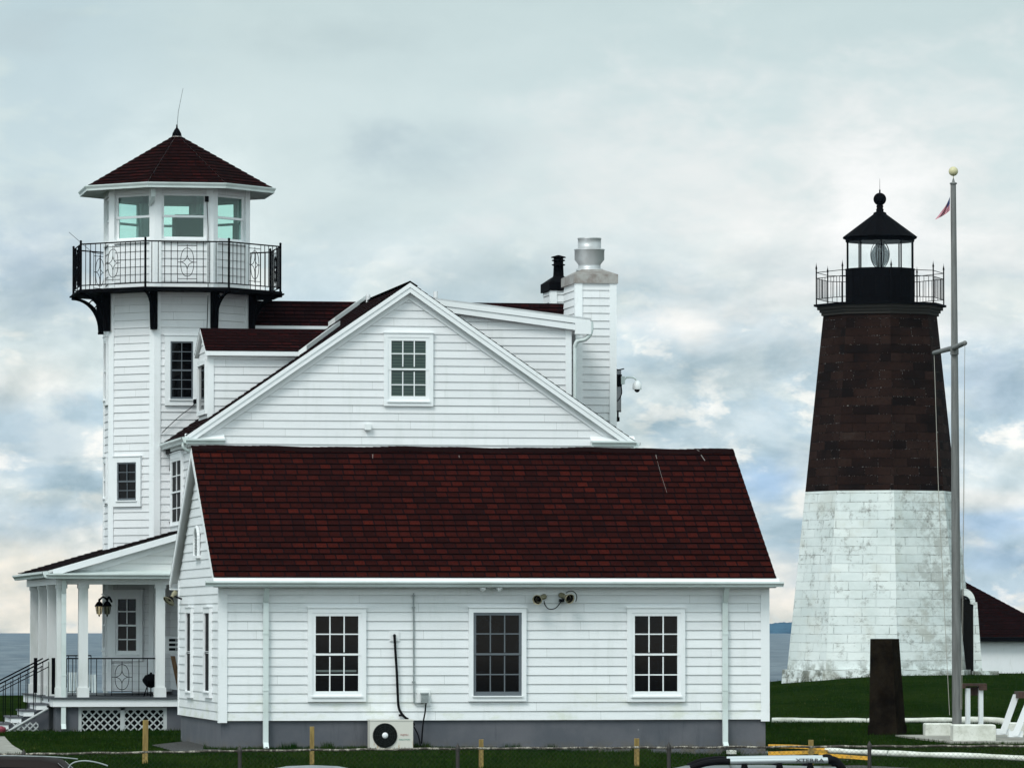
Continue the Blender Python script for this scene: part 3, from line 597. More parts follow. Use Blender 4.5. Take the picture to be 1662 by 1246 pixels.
m = MB(); m.fb(FA, r_[0] - .06, r_[1] + .05, r_[2] - .06, r_[3] + .06, .0, .032); m.build('mounting_plate', M['white'], t)
m = MB(); m.tube(smooth(pth(FA, [(690, 1140), (688.5, 1155), (686, 1169), (684, 1188), (683, 1206)], .1)), .014, 6); m.build('cable', M['blackpipe'], t)
# line set
t = thing('refrigerant_pipe', 'thick black wrapped pipe curving down the annex wall to the outdoor air conditioner', 'pipe', FA.P(*FA.px(640, 1165), .05))
m = MB(); m.tube(smooth(pth(FA, [(639.3, 1031), (641, 1060), (643, 1090), (644.5, 1125), (646, 1146), (650, 1156), (656, 1163), (661.5, 1166.5)], .075)), .023, 8)
a = FA.px(649, 1160); m.fb(FA, a[0] - .03, a[0] + .05, a[1] - .02, a[1] + .02, .05, .105); m.sphere(FA.P(*FA.px(639.3, 1031), .075), .03, 8, 6); m.build('pipe_run', M['blackpipe'], t)
r_ = FA.rect(632.5, 648, 1024, 1040); m = MB(); m.fb(FA, r_[0], r_[1], r_[2], r_[3], .0, .034); m.build('wall_plate', M['white'], t)
# outdoor unit
FC = Face((XL, Y1 - .42, 0), (1, 0, 0), (0, -1, 0)); r_ = FC.rect(600.5, 670.5, 1168, 1214.5)
ac = thing('outdoor_air_conditioner', 'cream outdoor air conditioner with round dark fan, standing on the ground against the annex wall', 'air conditioner', FC.P(r_[0], r_[2]))
m = MB(); m.fb(FC, r_[0], r_[1], r_[2], r_[3] - .012, -.30, 0); m.fb(FC, r_[0] - .008, r_[1] + .008, r_[3] - .014, r_[3] + .01, -.31, .008); m.build('casing', M['acwhite'], ac)
cs, ct = FC.px(624.8, 1192.8); RR = 20 / 90
m = MB(); m.lathe(FC.P(cs, ct, .0), [(RR, 0), (RR, .012), (RR - .012, .014)], 32, axis=FC.N); m.lathe(FC.P(cs, ct, .001), [(RR - .012, 0), (.01, .002)], 32, axis=FC.N)
fan = m.build('fan_grille', M['fan'], ac)
m = MB()
for i in range(5):
    rr = RR * (.3 + .16 * i); P_ = [FC.P(cs + rr * math.cos(a * .2618), ct + rr * math.sin(a * .2618), .022) for a in range(25)]; m.tube(P_, .0028, 4)
for i in range(12): a = i * math.pi / 6; m.cyl(FC.P(cs + .04 * math.cos(a), ct + .04 * math.sin(a), .022), FC.P(cs + RR * math.cos(a), ct + RR * math.sin(a), .016), .003, n=4)
m.build('guard', M['guard'], fan)
m = MB(); m.lathe(FC.P(cs, ct, .018), [(.055, 0), (.053, .012), (.02, .018)], 20, axis=FC.N); m.build('hub', M['white'], fan)
M['redt'] = mat('faded_red_print', (.35, .08, .07), .6); M['greent'] = mat('faded_green_print', (.10, .30, .24), .6); M['darkt'] = mat('dark_print', (.03, .03, .035), .6)
for tx, y, mm in (('FUJITSU', 1192, 'redt'), ('HALCYON', 1199.5, 'greent')):
    cx, cy = FC.px(656.5, y); m = MB(); text_mb(m, tx, .042, lambda c: FC.P(cx + c.x, cy + c.y, .001 + c.z + .003), .001); m.build('lettering', M[mm], ac)
m = MB(); m.tube(smooth([FC.P(r_[1], r_[3] - .1, -.08), FC.P(r_[1] + .05, r_[3] - .16, -.08), FC.P(r_[1] + .11, r_[3] - .3, -.06), FC.P(r_[1] + .14, r_[2] + .05, -.05)]), .013, 6)
m.sphere(FC.P(r_[1] + .015, r_[3] - .08, -.06), .03, 8, 6); m.build('power_cable', M['blackpipe'], ac)
m = MB(); m.fb(FC, r_[0] + .08, r_[0] + .16, r_[2] - .1, r_[2], -.34, .0); m.build('foot', M['concrete'], ac); m = MB(); m.fb(FC, r_[1] - .16, r_[1] - .08, r_[2] - .1, r_[2], -.34, 0); m.build('foot', M['concrete'], ac)
# flood light under the eaves
fl = thing('floodlight', 'twin bulb security floodlight under the annex gutter above the middle window', 'floodlight', FA.P(*FA.px(793, 950), .1))
a = FA.px(793, 951); m = MB(); m.cyl(FA.P(a[0], a[1] - .02, .12), FA.P(a[0], a[1] + .05, .12), .06, n=12); m.fb(FA, a[0] - .08, a[0] + .08, a[1] - .02, a[1] + .02, .02, .12); m.build('bracket', M['blackpipe'], fl)
for sg in (-1, 1):
    c0 = FA.P(a[0] + sg * .05, a[1], .13); c1 = FA.P(a[0] + sg * .12, a[1] - .03, .24); m = MB(); m.cyl(c0, c1, .022, .03, 10); h_ = m.build('lamp_holder', M['greymetal'], fl)
    m = MB(); m.lathe(c1, [(.03, 0), (.052, .05), (.056, .075), (.04, .095), (.002, .1)], 14, axis=(c1 - c0)); m.build('bulb', M['white'], fl)
# horn speakers
def horn(lab, fc, mouth, back, group, arm=None, rad=.088):
    t = thing('loudspeaker', lab, 'loudspeaker', back, group); ax = (V(mouth) - V(back)); L = ax.length
    m = MB(); m.lathe(back, [(.03, -.10 * 1), (.048, -.095), (.05, -.02), (.03, 0), (.04, L * .3), (.06, L * .65), (rad, L), (rad + .006, L), (rad + .004, L + .008), (rad - .004, L + .004), (rad - .012, L - .01)], 22, axis=ax, cap=False); m.build('horn_bell', M['horn'], t)
    m = MB(); m.lathe(mouth, [(rad - .006, .002), (rad * .7, -L * .35), (.035, -L * .7), (.002, -L * .72)], 22, axis=ax, cap=False); m.lathe(mouth, [(.03, -L * .5), (.03, -.02), (.002, -.005)], 12, axis=ax); m.build('throat', M['hornin'], t)
    m = MB(); m.tube([back, V(back) + (arm or fc.N * -.1)], .018, 6); m.build('mount_arm', M['blackpipe'], t); return t
horn('left hand beige horn loudspeaker on the annex wall, mouth turned down left', FA, FA.P(*FA.px(872, 973, .34), .34), FA.P(*FA.px(880.5, 969, .14), .14), 'loudspeakers on the annex')
horn('right hand beige horn loudspeaker on the annex wall, mouth turned down right', FA, FA.P(*FA.px(925, 971.5, .34), .34), FA.P(*FA.px(914.5, 967, .14), .14), 'loudspeakers on the annex')
m = MB(); m.tube(smooth(pth(FA, [(881.5, 975), (883, 981), (888, 987), (895, 988), (902, 985), (908, 977), (911, 973)], .1)), .009, 6); m.tube(smooth(pth(FA, [(916, 962), (921, 959), (927, 959), (932, 963), (933.5, 969), (932, 976)], .16)), .008, 6); a = FA.px(911, 974); m.fb(FA, a[0] - .05, a[0] + .03, a[1] - .03, a[1] + .03, .02, .16)
tag(m.build('speaker_cable', M['blackpipe']), 'black cable looping between the two beige loudspeakers on the annex wall', 'cable')
hb = FAL.P(*FAL.px(296, 966), .12); hm = YP(274, 975, hb.y - .05)
horn('beige horn loudspeaker on the annex corner by the porch, pointing left', FAL, hm, hb + V((-.06, 0, 0)), 'loudspeakers on the annex', arm=V((.2, .0, -.08)), rad=.12)
m = MB(); m.box(XP(1180, 1221, 0) * 0 + FA.P(*FA.px(1176, 1222), .15), FA.P(*FA.px(1187, 1216), .45)); tag(m.build('splash_block', M['whitechip']), 'small white splash block under the right annex downspout', 'splash block')

# ================================================================== MAIN HOUSE
Y3 = 110.4
hL = YP(313, 715, Y3).x; hRr = YP(1019, 715, Y3).x; FH = Face((hL, Y3, 0), (1, 0, 0), (0, -1, 0)); WH = hRr - hL; DH = 13.0; Y4 = Y3 + DH
house = thing('main_house', 'tall white clapboard house with a wide front gable and dark red roof, behind the annex', 'building', (hL + WH / 2, Y3 + DH / 2, 0))
yo = Y3 - .17
ap = YP(665.5, 459, yo); eL = YP(303, 709, yo); eR = YP(1030, 714, yo); xap = ap.x; zap = ap.z
slL = (zap - eL.z) / (xap - eL.x); slR = (zap - eR.z) / (eR.x - xap); slH = (slL + slR) / 2
ezL = zap - slH * (xap - eL.x); ezR = zap - slH * (eR.x - xap)
def zroof(x): return zap - slH * abs(x - xap)
RVH = .1631
m = MB(); th = .2
lap(m, FH, [(0, .9), (WH, .9), (WH, zroof(hRr) - th), (xap - hL, zap - th), (0, zroof(hL) - th)], RVH, .018, t0=.9, jit=.15)
FHL = Face((hL, Y4, 0), (0, -1, 0), (-1, 0, 0)); FHR = Face((hRr, Y3, 0), (0, 1, 0), (1, 0, 0)); FHB = Face((hRr, Y4, 0), (-1, 0, 0), (0, 1, 0))
lap(m, FHL, [(0, .9), (DH, .9), (DH, zroof(hL) - th), (0, zroof(hL) - th)], RVH, .018, t0=.9); lap(m, FHR, [(0, .9), (DH, .9), (DH, zroof(hRr) - th), (0, zroof(hRr) - th)], RVH, .018, t0=.9)
lap(m, FHB, [(0, .9), (WH, .9), (WH, zroof(hL) - th), (hRr - xap, zap - th), (0, zroof(hRr) - th)], RVH, .018, t0=.9)
m.build('wall', M['siding_plain'], house)
m = MB(); m.box((hL + .03, Y3 + .03, -.6), (hRr - .03, Y4 - .03, .905)); m.build('foundation', M['found'], house)
m = MB(); m.box((hL + .3, Y3 + .3, .9), (hRr - .3, Y4 - .3, zroof(hL) - .5)); m.build('interior_core', M['hornin'], house)
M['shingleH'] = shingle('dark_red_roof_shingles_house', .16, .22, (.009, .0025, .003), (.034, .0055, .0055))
def rfaces(m, mats=None):
    Ls = math.hypot(xap - eL.x, zap - ezL); Rs = math.hypot(eR.x - xap, zap - ezR); Ly = Y4 + .26 - yo
    fl_ = Face((eL.x, Y4 + .26, ezL), (0, -1, 0), V((-(zap - ezL), 0, xap - eL.x)), (xap - eL.x, 0, zap - ezL)); fr_ = Face((eR.x, yo, ezR), (0, 1, 0), V(((zap - ezR), 0, eR.x - xap)), (-(eR.x - xap), 0, zap - ezR))
    lap(m, fl_, [(0, 0), (Ly, 0), (Ly, Ls), (0, Ls)], .16, .014, base=.012); lap(m, fr_, [(0, 0), (Ly, 0), (Ly, Rs), (0, Rs)], .16, .014, base=.012)
m = MB(); rfaces(m); k = yo
while k < Y4:
    for sg in (-1, 1):
        a = V((xap, k, zap + .045)); c = V((xap, k + .3, zap + .035)); dd = V((sg * .17, 0, -.17 * slH + .012)); m.add([a, c, c + dd, a + dd], [(0, 1, 2, 3)] if sg > 0 else [(3, 2, 1, 0)])
    k += .15
roofh = m.build('roof', M['shingleH'], house)
m = MB(); ye = Y4 + .26
slab(m, [(eL.x, yo, ezL), (xap, yo, zap), (xap, ye, zap), (eL.x, ye, ezL)], .06); slab(m, [(eR.x, yo, ezR), (xap + .001, yo, zap), (xap + .001, ye, zap), (eR.x, ye, ezR)], .06); m.build('roof_deck', M['soffit'], house)
# rake boards, two steps, plus a frieze on the wall
def rake(m, y0, y1, d0, d1, inset=0):
    for (ex, ez) in ((eL.x + inset, zroof(eL.x + inset)), (eR.x - inset, zroof(eR.x - inset))):
        m.prism([V((ex, y0, ez - d0)), V((xap, y0, zap - d0)), V((xap, y0, zap - d1)), V((ex, y0, ez - d1))], (0, y1 - y0, 0))
m = MB(); rake(m, yo - .03, yo, .0, .09); rake(m, yo - .012, yo + .018, .091, .20); m.build('rake_board', M['trim'], house)
m = MB(); rake(m, Y3 - .042, Y3 + .01, .10, .33, .12); m.build('frieze_board', M['trim'], house)
# metal drip line on the rake
# cornice returns
for (x0, x1, nm) in ((eL.x - .02, YP(365, 715, yo).x, 'l'), (YP(960, 715, yo).x, eR.x + .02, 'r')):
    za = min(ezL, ezR) + .035; m = MB(); m.box((x0 + .05, yo + .03, za - .17), (x1, Y3 + .02, za - .05))
    m.prism([(x0, yo - .02, za - .05), (x0, Y3 - .0, za + .08), (x0, Y3 - .0, za - .05)], (x1 - x0, 0, 0)); m.build('cornice_return', M['trim'], house)
    gutter(house, (x0, yo + .025, za - .03), (x1, yo + .025, za - .03), (0, -1, 0), .125)
gutter(house, (eL.x + .03, Y3 + 4.6, ezL - .03), (eL.x + .03, yo - .05, ezL - .03), (-1, 0, 0), .14); gutter(house, (eR.x - .03, yo - .05, ezR - .03), (eR.x - .03, ye, ezR - .03), (1, 0, 0), .14)
m = MB(); m.box((eL.x + .03, yo + .05, ezL - .22), (hL, ye, ezL - .05)); m.build('soffit', M['soffit'], house); m = MB(); m.box((hRr, yo + .05, ezR - .22), (eR.x - .03, ye, ezR - .05)); m.build('soffit', M['soffit'], house)
m = MB(); g0 = V((eL.x - .05, yo + .12, ezL - .14)); m.tube(smooth([g0, g0 + V((0, 0, -.09)), g0 + V((.12, .03, -.17)), g0 + V((.36, .1, -.22))]), .035, 8); m.cyl(g0 + V((.36, .1, -.22)), (g0.x + .36, g0.y + .1, 1.2), .035, n=8); m.build('downspout', M['gutter'], house)
corner_board(house, FH, -.036, .12, .88, zroof(hL) - .35); corner_board(house, FH, WH - .12, WH + .036, .88, zroof(hRr) - .35); corner_board(house, FHL, DH - .11, DH - .002, .88, zroof(hL) - .35)
window(house, FH, FH.rect(622.5, 702.5, 541, 659), sash=.07, gmat='glassg', label='gable window with green blinds behind its panes')
window(house, FHL, (FHL.px(281, 800)[0], FHL.px(299, 800)[0], FHL.px(290, 862)[1], FHL.px(290, 735)[1]), trim=.12, sash=.05, cols=2, gmat='glassm')
r_ = FH.rect(591, 601.5, 688, 699); m = MB(); m.fb(FH, r_[0], r_[1], r_[2] + .02, r_[3], .0, .11); m.fb(FH, r_[0] + .015, r_[1] - .015, r_[2], r_[2] + .02, .02, .09); tag(m.build('wall_vent', M['white']), 'small square white vent box on the gable wall below its window', 'vent')
# ---- gable dormer on the left slope
yd0, yd1 = Y3 + .95, Y3 + 2.75; ydm = (yd0 + yd1) / 2
dxl = YP(339, 600, yd0).x; dze = YP(400, 573, yd0 - .12).z; dzr = YP(400, 537, ydm).z
dm = MB(); xe = xap - (zap - dze) / slH; FD = Face((dxl, yd0, 0), (1, 0, 0), (0, -1, 0))
lap(dm, FD, [(0, zroof(dxl)), (xe - dxl, dze), (0, dze)], RVH, .018, t0=.9)
FDB = Face((dxl, yd1, 0), (0, -1, 0), (-1, 0, 0)); w2 = yd1 - yd0
lap(dm, FDB, [(0, zroof(dxl) - .1), (w2, zroof(dxl) - .1), (w2, dze), (w2 / 2, dzr - .1), (0, dze)], RVH, .018, t0=.9)
FDK = Face((xe, yd1, 0), (-1, 0, 0), (0, 1, 0)); lap(dm, FDK, [(0, dze), (xe - dxl, zroof(dxl)), (xe - dxl, dze)], RVH, .018, t0=.9)
dorm = dm.build('dormer', M['siding_plain'], house, label='small gabled dormer on the left roof slope')
corner_board(dorm, FD, -.03, .1, zroof(dxl) - .02, dze)
m = MB(); m.fb(FD, .1, xe - dxl - .12, dze - .12, dze, .0, .034); m.build('dormer_frieze', M['trim'], dorm)
m = MB(); ov = .14; xr_ = xap - (zap - dzr) / slH; xo = dxl - .09; ds = math.hypot(dzr - dze, ydm - yd0 + ov); zeo = dze
fa = Face((xo, yd0 - ov, zeo), (1, 0, 0), V((0, -(dzr - zeo), ydm - yd0 + ov)), (0, ydm - yd0 + ov, dzr - zeo)); fb_ = Face((xo, yd1 + ov, zeo), (1, 0, 0), V((0, (dzr - zeo), ydm - yd0 + ov)), (0, -(ydm - yd0 + ov), dzr - zeo))
lap(m, fa, [(0, 0), (xe - xo, 0), (xr_ - xo, ds), (0, ds)], .15, .014, base=.05); lap(m, fb_, [(0, 0), (xe - xo, 0), (xr_ - xo, ds), (0, ds)], .15, .014, base=.05)
m.build('dormer_roof', M['shingleH'], dorm)
m = MB(); slab(m, [(xo, yd0 - ov, zeo + .03), (xe, yd0 - ov, zeo + .03), (xr_, ydm, dzr + .03), (xo, ydm, dzr + .03)], .05); slab(m, [(xo, yd1 + ov, zeo + .03), (xe, yd1 + ov, zeo + .03), (xr_, ydm, dzr + .03), (xo, ydm, dzr + .03)], .05)
m.box((xo, yd0 - ov - .02, zeo - .055), (xe - .05, yd0 - ov + .01, zeo + .035))
m.box((xo, yd0 - ov + .01, zeo - .05), (xe - .05, yd0 + .02, zeo - .035)); m.build('dormer_trim', M['trim'], dorm)
gw = (FDB.px(331, 630)[0], FDB.px(337.5, 630)[0]); window(dorm, FDB, (w2 / 2 - .42, w2 / 2 + .62, FDB.px(334, 668)[1], FDB.px(334, 580)[1]), trim=.12, name='dormer_window') if False else None
m = MB(); z0 = FDB.px(334, 665)[1]; z1 = FDB.px(334, 592)[1]; m.fb(FDB, .28, w2 - .22, z0, z1, .0, .03); dw = m.build('dormer_window_pane', M['glass'], dorm)
m = MB(); m.fb(FDB, .14, .28, z0 - .1, z1 + .1, 0, .07); m.fb(FDB, w2 - .22, w2 - .1, z0 - .1, z1 + .1, 0, .07); m.fb(FDB, .28, w2 - .22, z1, z1 + .1, 0, .07); m.fb(FDB, .28, w2 - .22, z0 - .1, z0, 0, .07); m.build('dormer_window_frame', M['trim'], dorm)
# valley flashing strips lying on the main slope
def strip(pa, pb, wd, nm='valley_flashing'):
    """bright metal strip lying on the left roof slope between two points of it"""
    n = V((-slH, 0, 1)).normalized(); pa, pb = V(pa), V(pb); d = (pb - pa).normalized(); sd_ = n.cross(d) * wd; m = MB()
    q = [pa + n * .03, pb + n * .03, pb + sd_ + n * .03, pa + sd_ + n * .03]; m.prism(q, UP * .10); m.build(nm, M['white'], roofh)
def on_left(px, py):   # bearing met with the left slope plane
    n = V((-slH, 0, 1)).normalized(); return hit(px, py, V((xap, 0, zap)), n)
strip((xe - .1, yd0 - ov - .05, zroof(xe - .1)), (xr_, ydm, zroof(xr_)), -.24)
# ---- cross wing: ridge level with the main ridge, running left to the tower and right behind the chimney
def ridge_y(px):   # depth at which the main ridge bears on px
    d = ray(px, 490); return d.y * (xap / d.x)
yw = ridge_y(592); hw_ = .86; zwr = zap - .03; zwe = zwr - slH * hw_
txl = YP(402, 500, yw).x
m = MB(); fw_ = Face((txl, yw - hw_, zwe), (1, 0, 0), V((0, -(zwr - zwe), hw_)), (0, hw_, zwr - zwe)); sw_ = math.hypot(hw_, zwr - zwe); Lx = xap - txl; xv = Lx - (zap - zwe) / slH
lap(m, fw_, [(-.25, 0), (xv, 0), (Lx - .02, sw_), (0, sw_)], .16, .014, base=.03); fw2 = Face((xap, yw + hw_, zwe), (-1, 0, 0), V((0, (zwr - zwe), hw_)), (0, -hw_, zwr - zwe)); lap(m, fw2, [(0, 0), (Lx, 0), (Lx, sw_), (0, sw_)], .16, .014, base=.03)
wing = m.build('wing_roof', M['shingleH'], house)
m = MB(); m.box((txl - .3, yw - hw_ - .03, zwe - .06), (txl + xv, yw - hw_ + .02, zwe + .035)); m.box((txl - .25, yw - hw_ + .2, zwe - 2.2), (txl + xv, yw + hw_ - .2, zwe - .03)); m.build('wing_fascia', M['trim'], wing)
strip((txl + xv, yw - hw_ - .02, zroof(txl + xv)), (xap - .1, yw - .1, zroof(xap - .1)), -.24)
rxr = YP(935, 500, yw).x; m = MB(); fw3 = Face((xap, yw - hw_ * 2, zwr - slH * hw_ * 2), (1, 0, 0), V((0, -slH, 1)), (0, 1, slH)); lap(m, fw3, [(0, 0), (rxr - xap, 0), (rxr - xap, hw_ * 2 * math.hypot(1, slH)), (0, hw_ * 2 * math.hypot(1, slH))], .16, .014, base=.03)
m.box((xap, yw + .01, zwr - 1.8), (rxr, yw + 1.2, zwr - .05)); m.build('rear_wing_roof', M['shingleH'], house)
# ---- shed dormer on the right slope
ys0 = Y3 + 1.0; FS = Face((0, ys0, 0), (1, 0, 0), (0, -1, 0)); a = FS.px(712, 492); c = FS.px(925, 519); cx = c[0]
m = MB(); sx0 = a[0]; tA = a[1]; tB = c[1]
lap(m, FS, [(cx, zroof(cx) - .05), (cx, tB), (sx0, tA), (sx0, zroof(sx0) - .05)], RVH, .018, t0=.9); FSR = Face((cx, ys0, 0), (0, 1, 0), (1, 0, 0)); lap(m, FSR, [(0, zroof(cx) - .05), (2.6, zroof(cx) - .05), (2.6, tB), (0, tB)], RVH, .018, t0=.9)
sh = m.build('shed_dormer', M['siding_plain'], house, label='shed dormer with a low sloping top on the right roof slope')
corner_board(sh, FS, cx - .1, cx + .03, zroof(cx) - .02, tB - .02)
A1 = V((YP(706, 486, ys0 - .16).x, ys0 - .16, YP(706, 486, ys0 - .16).z)); B1 = YP(958, 519, ys0 - .16)
m = MB(); sd2 = B1 - A1
m.prism([A1, B1, B1 + V((0, 0, -.11)), A1 + V((0, 0, -.11))], (0, .03, 0)); m.prism([A1 + V((0, .02, -.11)), B1 + V((-.12, .02, -.11)), B1 + V((-.12, .02, -.24)), A1 + V((.1, .02, -.24))], (0, .03, 0))
m.box(B1 + V((-.32, -.004, -.30)), B1 + V((.017, .3, -.035))); m.prism([A1 + V((.1, .05, -.20)), B1 + V((-.1, .05, -.20)), B1 + V((-.1, .25, -.20)), A1 + V((.1, .25, -.20))], (0, 0, .02)); m.build('shed_fascia', M['trim'], sh)
m = MB(); m.prism([A1 + V((0, .02, .005)), B1 + V((.03, .02, .005)), B1 + V((.03, 3.2, .005)), A1 + V((0, 3.2, .005))], (0, 0, .03)); m.build('shed_roof', M['steel'], sh)
m = MB(); gB = B1 + V((-.03, .05, -.06)); m.tube(smooth([gB + V((.06, 0, .02)), gB + V((.05, 0, -.2)), gB + V((-.06, .02, -.34)), gB + V((-.22, .06, -.38)), gB + V((-.27, .1, -.5))]), .045, 8); m.cyl(gB + V((-.27, .1, -.45)), (gB.x - .27, gB.y + .1, zroof(cx) - .02), .04, n=8); m.build('downspout', M['gutter'], sh)
# vent pipes
for (px, y0, y1) in ((597.5, 478, 494), (707, 473, 490)):
    p0 = YP(px, y1, Y3 + 5); p1 = YP(px, y0, Y3 + 5); m = MB(); m.cyl(p0 + V((0, 0, -.8)), p1, .05, n=10); m.build('vent_pipe', M['siding_plain'], roofh)
# ---- chimney chases
def chase(px0, px1, pyt, y0, depth, capm, nm_label, zb=5.5):
    f_ = Face((0, y0, 0), (1, 0, 0), (0, -1, 0)); a = f_.px(px0, pyt); c = f_.px(px1, pyt); m = MB()
    lap(m, f_, [(a[0], zb), (c[0], zb), (c[0], a[1]), (a[0], a[1])], RVH, .018, t0=.9)
    fl2 = Face((a[0], y0 + depth, 0), (0, -1, 0), (-1, 0, 0)); fr2 = Face((c[0], y0, 0), (0, 1, 0), (1, 0, 0)); fb2 = Face((c[0], y0 + depth, 0), (-1, 0, 0), (0, 1, 0)); w = c[0] - a[0]
    for q, ww in ((fl2, depth), (fr2, depth), (fb2, w)): lap(m, q, [(0, zb), (ww, zb), (ww, a[1]), (0, a[1])], RVH, .018, t0=.9)
    ch = m.build('chimney', M['siding_plain'], house, label=nm_label)
    corner_board(ch, f_, a[0] - .03, a[0] + .12, zb, a[1]); corner_board(ch, f_, c[0] - .12, c[0] + .03, zb, a[1]); corner_board(ch, fl2, depth - .11, depth - .002, zb, a[1]); corner_board(ch, fr2, .002, .11, zb, a[1])
    x0, x1, y1, z = a[0] - .06, c[0] + .06, y0 + depth + .06, a[1]; m = MB(); m.box((x0, y0 - .06, z - .02), (x1, y1, z + .17))
    zt = z + .17; mx_, my_ = (x0 + x1) / 2, (y0 - .06 + y1) / 2; b_ = [V((x0, y0 - .06, zt)), V((x1, y0 - .06, zt)), V((x1, y1, zt)), V((x0, y1, zt))]; tq = [V((mx_ + (p.x - mx_) * .45, my_ + (p.y - my_) * .4, zt + .14)) for p in b_]
    m.hexa([p + V((0, 0, .001)) for p in b_] + tq); m.build('chimney_cap', M[capm], ch); return ch, V((mx_, my_, zt + .14)), c[0], y0
ch, top, chx, chy = chase(936, 998, 458, Y3 + 3.1, 1.5, 'capmetal', 'taller clapboard chimney with a grey metal flue')
sc_ = 77.5
m = MB(); m.lathe(top, [(.29, -.02), (.29, .02), (.24, .03), (.24, .12), (.32, .22), (.32, .42), (.335, .43), (.325, .45), (.25, .45), (.25, .66), (.26, .67), (.255, .69), (.15, .69)], 28); m.build('flue', M['steel'], ch)
ch2, top2, _, _ = chase(895, 935, 470, Y3 + 7.4, 1.0, 'iron', 'lower clapboard chimney with a black ringed pipe', 6.5)
m = MB(); m.lathe(top2 + V((-.03, 0, -.05)), [(.16, 0), (.12, .08), (.11, .3), (.15, .31), (.15, .33), (.11, .34), (.11, .40), (.15, .41), (.15, .43), (.11, .44), (.11, .47), (.17, .48), (.16, .50), (.02, .54)], 18); m.build('flue', M['iron'], ch2)
# balcony cage and dome camera on the right of the chase
FQ = Face((chx + .02, chy + .25, 0), (0, 1, 0), (1, 0, 0)); zt = YP(1004, 600, chy + .5).z; zb = YP(1004, 668, chy + .5).z
bal = thing('window_guard', 'narrow black iron guard cage on the right side of the taller chimney', 'railing', (chx + .06, chy + .5, zb - .3))
m = MB(); bx_ = [YP(999.5 + 1.6 * i, 640, chy + .06 + .07 * i) for i in range(6)]
for p in bx_: m.cyl((p.x, p.y, zb), (p.x, p.y, zt), .009, n=5)
m.tube([(chx, chy + .06, zt - .04), (bx_[-1].x, bx_[0].y, zt), (bx_[-1].x, bx_[-1].y, zt)], .013); m.tube([(chx, chy + .06, zb), (bx_[-1].x, bx_[-1].y, zb)], .013); m.build('bars', M['iron'], bal)
m = MB(); m.cyl((bx_[2].x, bx_[2].y, zb - .14), (bx_[2].x, bx_[2].y, zb), .02, n=6); m.box((chx - .01, chy + .10, zb - .22), (chx + .12, chy + .30, zb - .13)); m.build('bracket', M['iron'], bal)
cam_ = thing('security_camera', 'white dome security camera hanging from a curved arm off the taller chimney', 'camera', (chx + .12, chy + .5, zt - .6))
p = YP(1012, 618, chy + .5); q = YP(1034, 619, chy + .5); m = MB(); m.box(YP(1002, 627, chy + .45), YP(1007, 608, chy + .62)); m.build('junction_box', M['blackpipe'], cam_)
m = MB(); m.box(YP(1007, 623, chy + .44), YP(1012, 611, chy + .60)); m.tube(smooth([p, YP(1016, 613, chy + .5), YP(1023, 612, chy + .5), YP(1030, 613.5, chy + .5), YP(1033, 617, chy + .5)]), .02, 8); m.build('arm', M['gutter'], cam_)
m = MB(); dc = YP(1034, 632, chy + .5); m.lathe(dc, [(.095, 0), (.10, .02), (.09, .12), (.05, .17), (.025, .19)], 20); hd = m.build('housing', M['white'], cam_); m = MB(); m.sphere(dc, .062, 14, 8); m.build('dome', M['blackpipe'], hd)
m = MB(); m.tube(smooth([YP(1008, 625, chy + .5), YP(1009, 638, chy + .5), YP(1004, 648, chy + .5), YP(998, 653, chy + .4)]), .012, 5); m.build('cable', M['blackpipe'], cam_)
# window air conditioner on the house's left wall
yA = Y3 + 1.9; a = YP(268, 1033, yA); c = YP(291, 1060, yA)
wac = thing('window_air_conditioner', 'white window air conditioner with slatted sides poking out above the porch floor', 'air conditioner', (hL - .2, yA, c.z))
m = MB(); m.box((a.x, yA, c.z), (hL + .02, yA + .5, a.z)); m.build('casing', M['white'], wac)
m = MB()
for i in range(3):
    z = c.z + .06 + i * .095
    m.box((a.x + .08, yA - .006, z), (a.x + .22, yA + .01, z + .055)); m.box((a.x + .235, yA - .006, z), (a.x + .28, yA + .01, z + .055)); m.box((a.x - .006, yA + .05, z), (a.x + .01, yA + .45, z + .055))
m.build('louvre', M['fan'], wac)

# ================================================================== LOOKOUT TOWER
TC = V((0, 0, 0)); q = ZD(286, 600, 116.5); TC = V((q.x, q.y, 0)); TR = 1.60
tower = thing('lookout_tower', 'white octagonal clapboard lookout tower with a windowed top room and pointed red roof', 'tower', (TC.x, TC.y, 0))
def octv(rad, k, a0=-22.5): a = R(a0 + 45 * k); return V((math.sin(a) * rad, -math.cos(a) * rad, 0))
def octface(rad, k, a0=-22.5, C=None):
    C = TC if C is None else C; v0 = C + octv(rad, k, a0); v1 = C + octv(rad, k + 1, a0); U = (v1 - v0).normalized(); return Face(v0, U, V((U.y, -U.x, 0))), (v1 - v0).length
f0, WF = octface(TR, 0)
zdk = f0.px(300, 467)[1]; zsill = f0.px(300, 388)[1]; zhead = f0.px(300, 314)[1]; zev = f0.px(300, 301)[1]
m = MB()
for k in range(8):
    f_, w = octface(TR, k); lap(m, f_, [(0, .85), (w, .85), (w, zdk - .03), (0, zdk - .03)], .1631, .018, t0=.9, jit=.15)
    lap(m, f_, [(0, zdk), (w, zdk), (w, zsill - .06), (0, zsill - .06)], .1631, .018, t0=.9)
    # header over the windows
    m.fb(f_, .0, w, zhead, zev + .05, -.10, .02)
m.build('wall', M['siding_plain'], tower)
m = MB()
for k in range(8):
    f_, w = octface(TR, k); m.fb(f_, .004, w - .004, .85, zdk - .04, -.16, -.001); m.fb(f_, .004, w - .004, zdk + .01, zsill - .07, -.16, -.001)
m.prism([TC + octv(TR - .05, k) + UP * (zsill - .55) for k in range(8)], (0, 0, .03)); m.prism([TC + octv(TR - .1, k) + UP * (zev + .02) for k in range(8)], (0, 0, .03))
